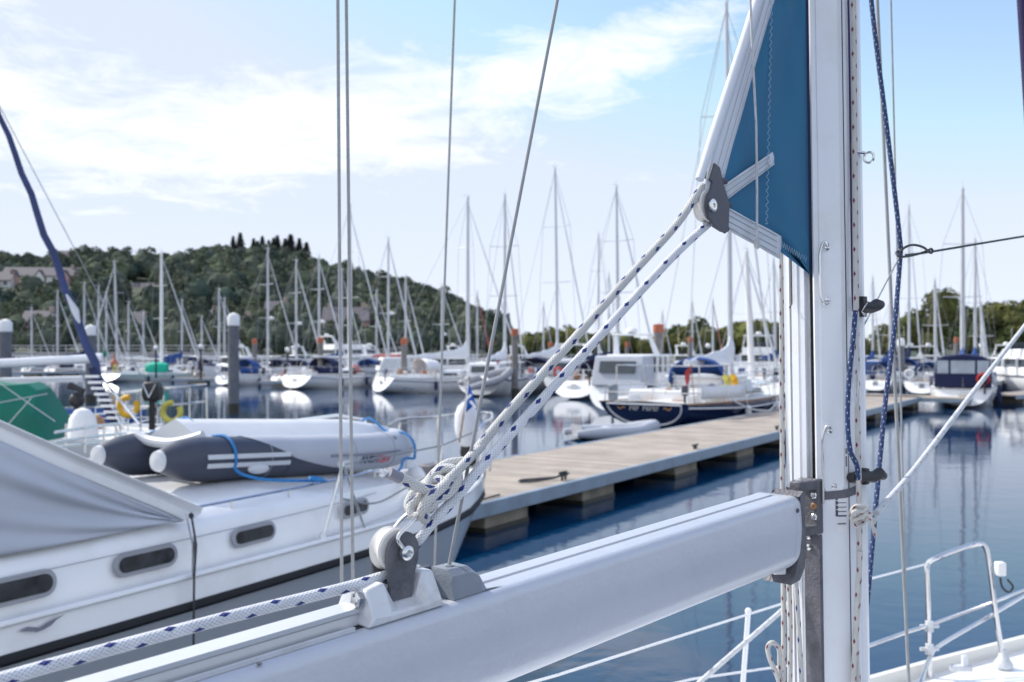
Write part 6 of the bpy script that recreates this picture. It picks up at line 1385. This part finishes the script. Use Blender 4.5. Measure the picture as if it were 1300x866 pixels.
    # ---- ropes
    def rope(pts, r, m_, nm, lab, cat='rope', n=14, k=6, grp=None):
        mb = MB(); mb.tube(smooth_path(pts, k), r, n); o = mb.build(nm, M[m_], smooth=80); return tag(o, lab, cat, grp)
    # outhaul: from lower left, round the boom sheave, up to the clew block, round it and back down to the knot
    SB_ = K(-.004, -.0015, .095); rs_ = .036
    def around(c, r_, a0, a1, n=9): return [c+E1*(r_*math.cos(lerp(a0, a1, i/n)))+UP*(r_*math.sin(lerp(a0, a1, i/n))) for i in range(n+1)]
    CB_ = sp_(896, 261, -.004); dirr = (CB_-SB_).normalized(); ang = math.atan2(dirr.z, dirr.dot(E1))
    pts = [plane(-160, 908, .0), plane(-60, 880, 0), plane(60, 846, 0), plane(180, 813, 0), plane(300, 781, 0), plane(400, 756, 0), plane(450, 743, 0)]
    pts += [K(-.026, -.001, .0555), K(-.002, -.001, .0565), K(.022, 0, .064), K(.0345, 0, .085)]
    pts += [kq(548, 665, .012), kq(580, 630, .018), kq(625, 577, .012), kq(700, 494, .006), kq(800, 384, 0), kq(860, 320, -.002)]
    pts += around(CB_, .0375, ang-PI/2+.0, ang-PI/2+.001, 1)[:1]
    rope(pts, .0085, 'rwhite', 'outhaul_rope', 'clean white rope with blue flecks from bottom left under the sheave up to the clew', n=18)
    p2 = around(CB_, .0375, ang-PI/2, ang+PI/2, 8)
    p2 = p2+[kq(858, 286, -.004), kq(800, 350, -.004), kq(720, 440, -.006), kq(650, 518, -.008), kq(600, 577, -.006), kq(575, 604, 0), kq(556, 630, .004), kq(543, 648, .004)]
    rope(p2, .0084, 'rworn', 'outhaul_rope', 'worn white rope with blue flecks running from the clew block down to the knot', n=18)
    # knot: doubled bowline turns and a whipped tail
    kn = thing('rope_knot', 'bulky worn white knot above the steel shackle, with its whipped tail sticking out', 'knot', kq(548, 640))
    def kt(ps, r=.0084, m_='rworn', nm='turn'):
        mb = MB(); mb.tube(smooth_path([kq(x, y, o) for x, y, o in ps], 7), r, 16); return mb.build(nm, M[m_], kn, world=True, smooth=80)
    kt([(527, 652, -.004), (519, 642, -.02), (526, 626, -.022), (545, 612, -.014), (560, 610, .004), (562, 624, .018), (548, 640, .022), (534, 652, .014), (526, 655, .004), (522, 645, -.004), (532, 632, 0), (552, 622, .0)])
    kt([(548, 608, -.012), (562, 596, -.004), (578, 598, .014), (580, 612, .022), (566, 628, .024), (550, 632, .014), (540, 622, -.0), (548, 606, -.014), (566, 590, -.014), (588, 586, -.004)])
    kt([(540, 660, .01), (536, 648, .022), (546, 632, .028), (562, 618, .026), (574, 604, .012), (570, 594, -.006), (556, 600, -.018), (542, 616, -.022)])
    kt([(612, 566, -.006), (594, 584, .008), (578, 600, .018), (566, 612, .02)], .0075)
    kt([(558, 622, .024), (545, 622, .02), (528, 617, .008), (513, 609, .002), (503, 604, 0)], .0086)
    mb = MB(); mb.tube([kq(508, 607, .0015), kq(493, 600, 0)], .0092, 16); mb.build('whipping', M['labelgrey'], kn, world=True)
    mb = MB()
    rg = random.Random(2)
    for k in range(14):
        a = kq(493, 600, 0); mb.tube([a, a+V((-.006-.008*rg.random(), rg.uniform(-.004, .004), rg.uniform(-.007, .008)))], .0012, 4)
    mb.build('frayed_end', M['canvaswhite'], kn, world=True)
    # topping line into the wedge
    e0 = K(.112, 0, .044); mb = MB(); e1 = P(719, -60, 1.80); mb.tube([e0, e0.lerp(e1, .2), e0.lerp(e1, .6), e1, e1+(e1-e0)*.5], .003, 8); tag(mb.build('lazy_line', M['wire']), 'thin grey line slanting up from the plastic wedge on the boom', 'line')
    # halyards on the mast's forward side
    D = 2.33
    rope([P(x, y, d) for x, y, d in ((1078, -140, 2.40), (1083, 0, 2.40), (1085, 200, 2.40), (1087, 400, 2.40), (1089, 560, 2.40), (1091, 655, 2.39), (1090, 740, 2.39), (1083, 866, 2.39), (1079, 960, 2.39))], .0068, 'rred', 'halyard', 'white rope with dark red flecks running full height down the mast', n=12)
    rope([P(x, y, d) for x, y, d in ((1092, 700, 2.38), (1088, 760, 2.38), (1087, 820, 2.4), (1092, 900, 2.4))], .0062, 'rred', 'halyard', 'second red flecked rope beside the first below the knot on the mast', n=12)
    rope([P(x, y, d) for x, y, d in ((1071, -140, 2.43), (1077, 0, 2.43), (1080, 200, 2.43), (1082, 360, 2.42), (1084, 400, 2.41))], .0028, 'purple', 'thin_halyard', 'thin dark purple cord close along the left of the red flecked rope', n=8)
    rope([P(x, y, d) for x, y, d in ((1086, 395, 2.38), (1083, 430, 2.36), (1078, 480, 2.36), (1076, 530, 2.36), (1079, 570, 2.36), (1088, 592, 2.38), (1090, 615, 2.4))], .0058, 'rblue', 'rope_loop', 'navy rope hanging in a loop between the two cleats on the mast', n=12)
    rope([P(x, y, d) for x, y, d in ((1094, -160, 2.9), (1106, 0, 2.9), (1128, 180, 2.9), (1142, 300, 2.9), (1142.5, 330, 2.9), (1134, 430, 2.85), (1124, 510, 2.8), (1112, 640, 2.7), (1103, 740, 2.6), (1098, 800, 2.55), (1096, 900, 2.5))], .0068, 'rblue', 'sheet_rope', 'navy rope with white flecks bent sideways by the black line right of the mast', n=12)
    rope([P(x, y, d) for x, y, d in ((1096, 800, 2.5), (1094, 840, 2.5), (1093, 900, 2.5))], .009, 'black', 'rope_cover', 'black sleeve round the navy rope at the bottom beside the mast')
    rope([P(1150, 324, 2.9), P(1180, 320, 3.0), P(1300, 300, 3.4), P(1420, 281, 3.8)], .0035, 'darkwire', 'tie_line', 'taut black line running right from the bend in the navy rope', n=8, k=3)
    rope([P(x, y, d) for x, y, d in ((1143, 322, 2.88), (1146, 316, 2.88), (1158, 311, 2.9), (1172, 314, 2.93), (1181, 321, 2.97), (1184, 319, 2.98), (1182, 316, 2.98), (1176, 319, 2.96), (1160, 324, 2.92), (1143, 326, 2.86), (1138, 321, 2.88), (1143, 318, 2.92))], .0036, 'darkwire', 'line_loop', 'black looped knot holding the taut line to the navy rope', n=8)
    rope([P(1142, 326, 2.88), P(1118, 372, 2.7), P(1088, 430, 2.45)], .0022, 'wire', 'thin_line', 'very thin grey line from the bend in the navy rope down to the upper cleat', n=6)
    rope([P(1112, 652, 2.42), P(1160, 597, 2.8), P(1230, 505, 3.4), P(1300, 415, 4.0), P(1400, 285, 4.6)], .0085, 'rplain', 'jib_sheet', 'plain white rope rising right from the knot on the mast to the right edge', n=12, k=3)
    rope([P(840, 912, 4.3), P(893, 862, 4.3), P(985, 782, 4.5), P(1060, 716, 4.6), P(1078, 700, 4.6)], .011, 'rplain', 'jib_sheet', 'plain white rope rising toward the mast under the boom', n=12, k=3)
    # knot on the halyard
    k2 = thing('rope_knot', 'small knot of red flecked rope tied round the halyard on the mast', 'knot', P(1090, 655, 2.38))
    def kk(ps, r, m_, nm='turn'):
        mb = MB(); mb.tube(smooth_path([P(*p) for p in ps], 6), r, 10); mb.build(nm, M[m_], k2, world=True, smooth=80)
    kk([(1082, 662, 2.37), (1080, 652, 2.36), (1086, 643, 2.35), (1097, 644, 2.35), (1102, 652, 2.37), (1098, 662, 2.38), (1088, 668, 2.37), (1081, 658, 2.36), (1084, 650, 2.345), (1094, 650, 2.345), (1103, 644, 2.35)], .0052, 'rred')
    kk([(1083, 660, 2.36), (1094, 656, 2.345), (1102, 651, 2.35), (1105, 657, 2.37), (1108, 668, 2.39), (1112, 680, 2.41)], .005, 'rred')
    kk([(1103, 655, 2.39), (1108, 662, 2.4), (1114, 656, 2.42)], .006, 'rplain')
    # frayed white yarn bundle under the upper cleat
    yb = thing('yarn_bundle', 'frayed bundle of thin white yarn hanging below the upper cleat on the mast', 'yarn'); yb.location = P(1086, 450, 2.38); ROOT[yb.name] = Matrix.Translation(yb.location)
    rg = random.Random(4)
    for k in range(16):
        x = 1083+rg.uniform(-5, 8); y1 = rg.uniform(470, 520); mb = MB()
        mb.tube(smooth_path([P(1084+rg.uniform(-3, 6), 396, 2.38), P(x, 430, 2.37), P(x+rg.uniform(-4, 4), 460, 2.37), P(x+rg.uniform(-5, 5), y1, 2.38)]), .0011, 5); mb.build('strand', M['canvaswhite'], yb, world=True)
    for k in range(6):
        mb = MB(); mb.tube([P(1094, 396, 2.38), P(1098+rg.uniform(0, 8), 396+rg.uniform(-16, 12), 2.37)], .0007, 4); mb.build('strand', M['canvaswhite'], yb, world=True)
    # ropes below the boom
    rope([P(990, -100, 2.5), P(992, 350, 2.5), P(993, 560, 2.49), P(994, 700, 2.47), P(995, 800, 2.45), P(994, 930, 2.45)], .0062, 'rred', 'reefing_rope', 'red flecked rope down the left edge of the mast below the boom', n=12, k=3)
    rope([P(1001, 724, 2.36), P(1003, 800, 2.36), P(1002, 930, 2.38)], .006, 'rred', 'reefing_rope', 'red flecked rope nearest the gooseneck below the boom', n=12, k=3)
    rope([P(1008, 700, 2.33), P(1013, 780, 2.34), P(1018, 870, 2.36), P(1021, 940, 2.38)], .0055, 'rworn', 'reefing_rope', 'white rope with blue flecks right of the red flecked ropes below the boom', n=12, k=3)
    rope([P(x, y, d) for x, y, d in ((998, 900, 2.33), (988, 862, 2.32), (978, 838, 2.31), (975, 822, 2.31), (981, 816, 2.31), (989, 824, 2.32), (990, 845, 2.33), (992, 880, 2.34))], .0058, 'rred', 'rope_loop', 'loop of red flecked rope hanging at the bottom left of the mast', n=12)
    mb = MB(); q_ = P(988, 722, 2.3); mb.box(q_, (.03, .03, .022)); mb.lathe([(.008, -.012), (.008, .012)], q_+V((-.012, -.01, .012)), E2, 10); o_ = mb.build('small_block', M['castw'], bevel=.003); tag(o_, 'small pale block under the mast end of the boom', 'pulley block')
own_yacht()
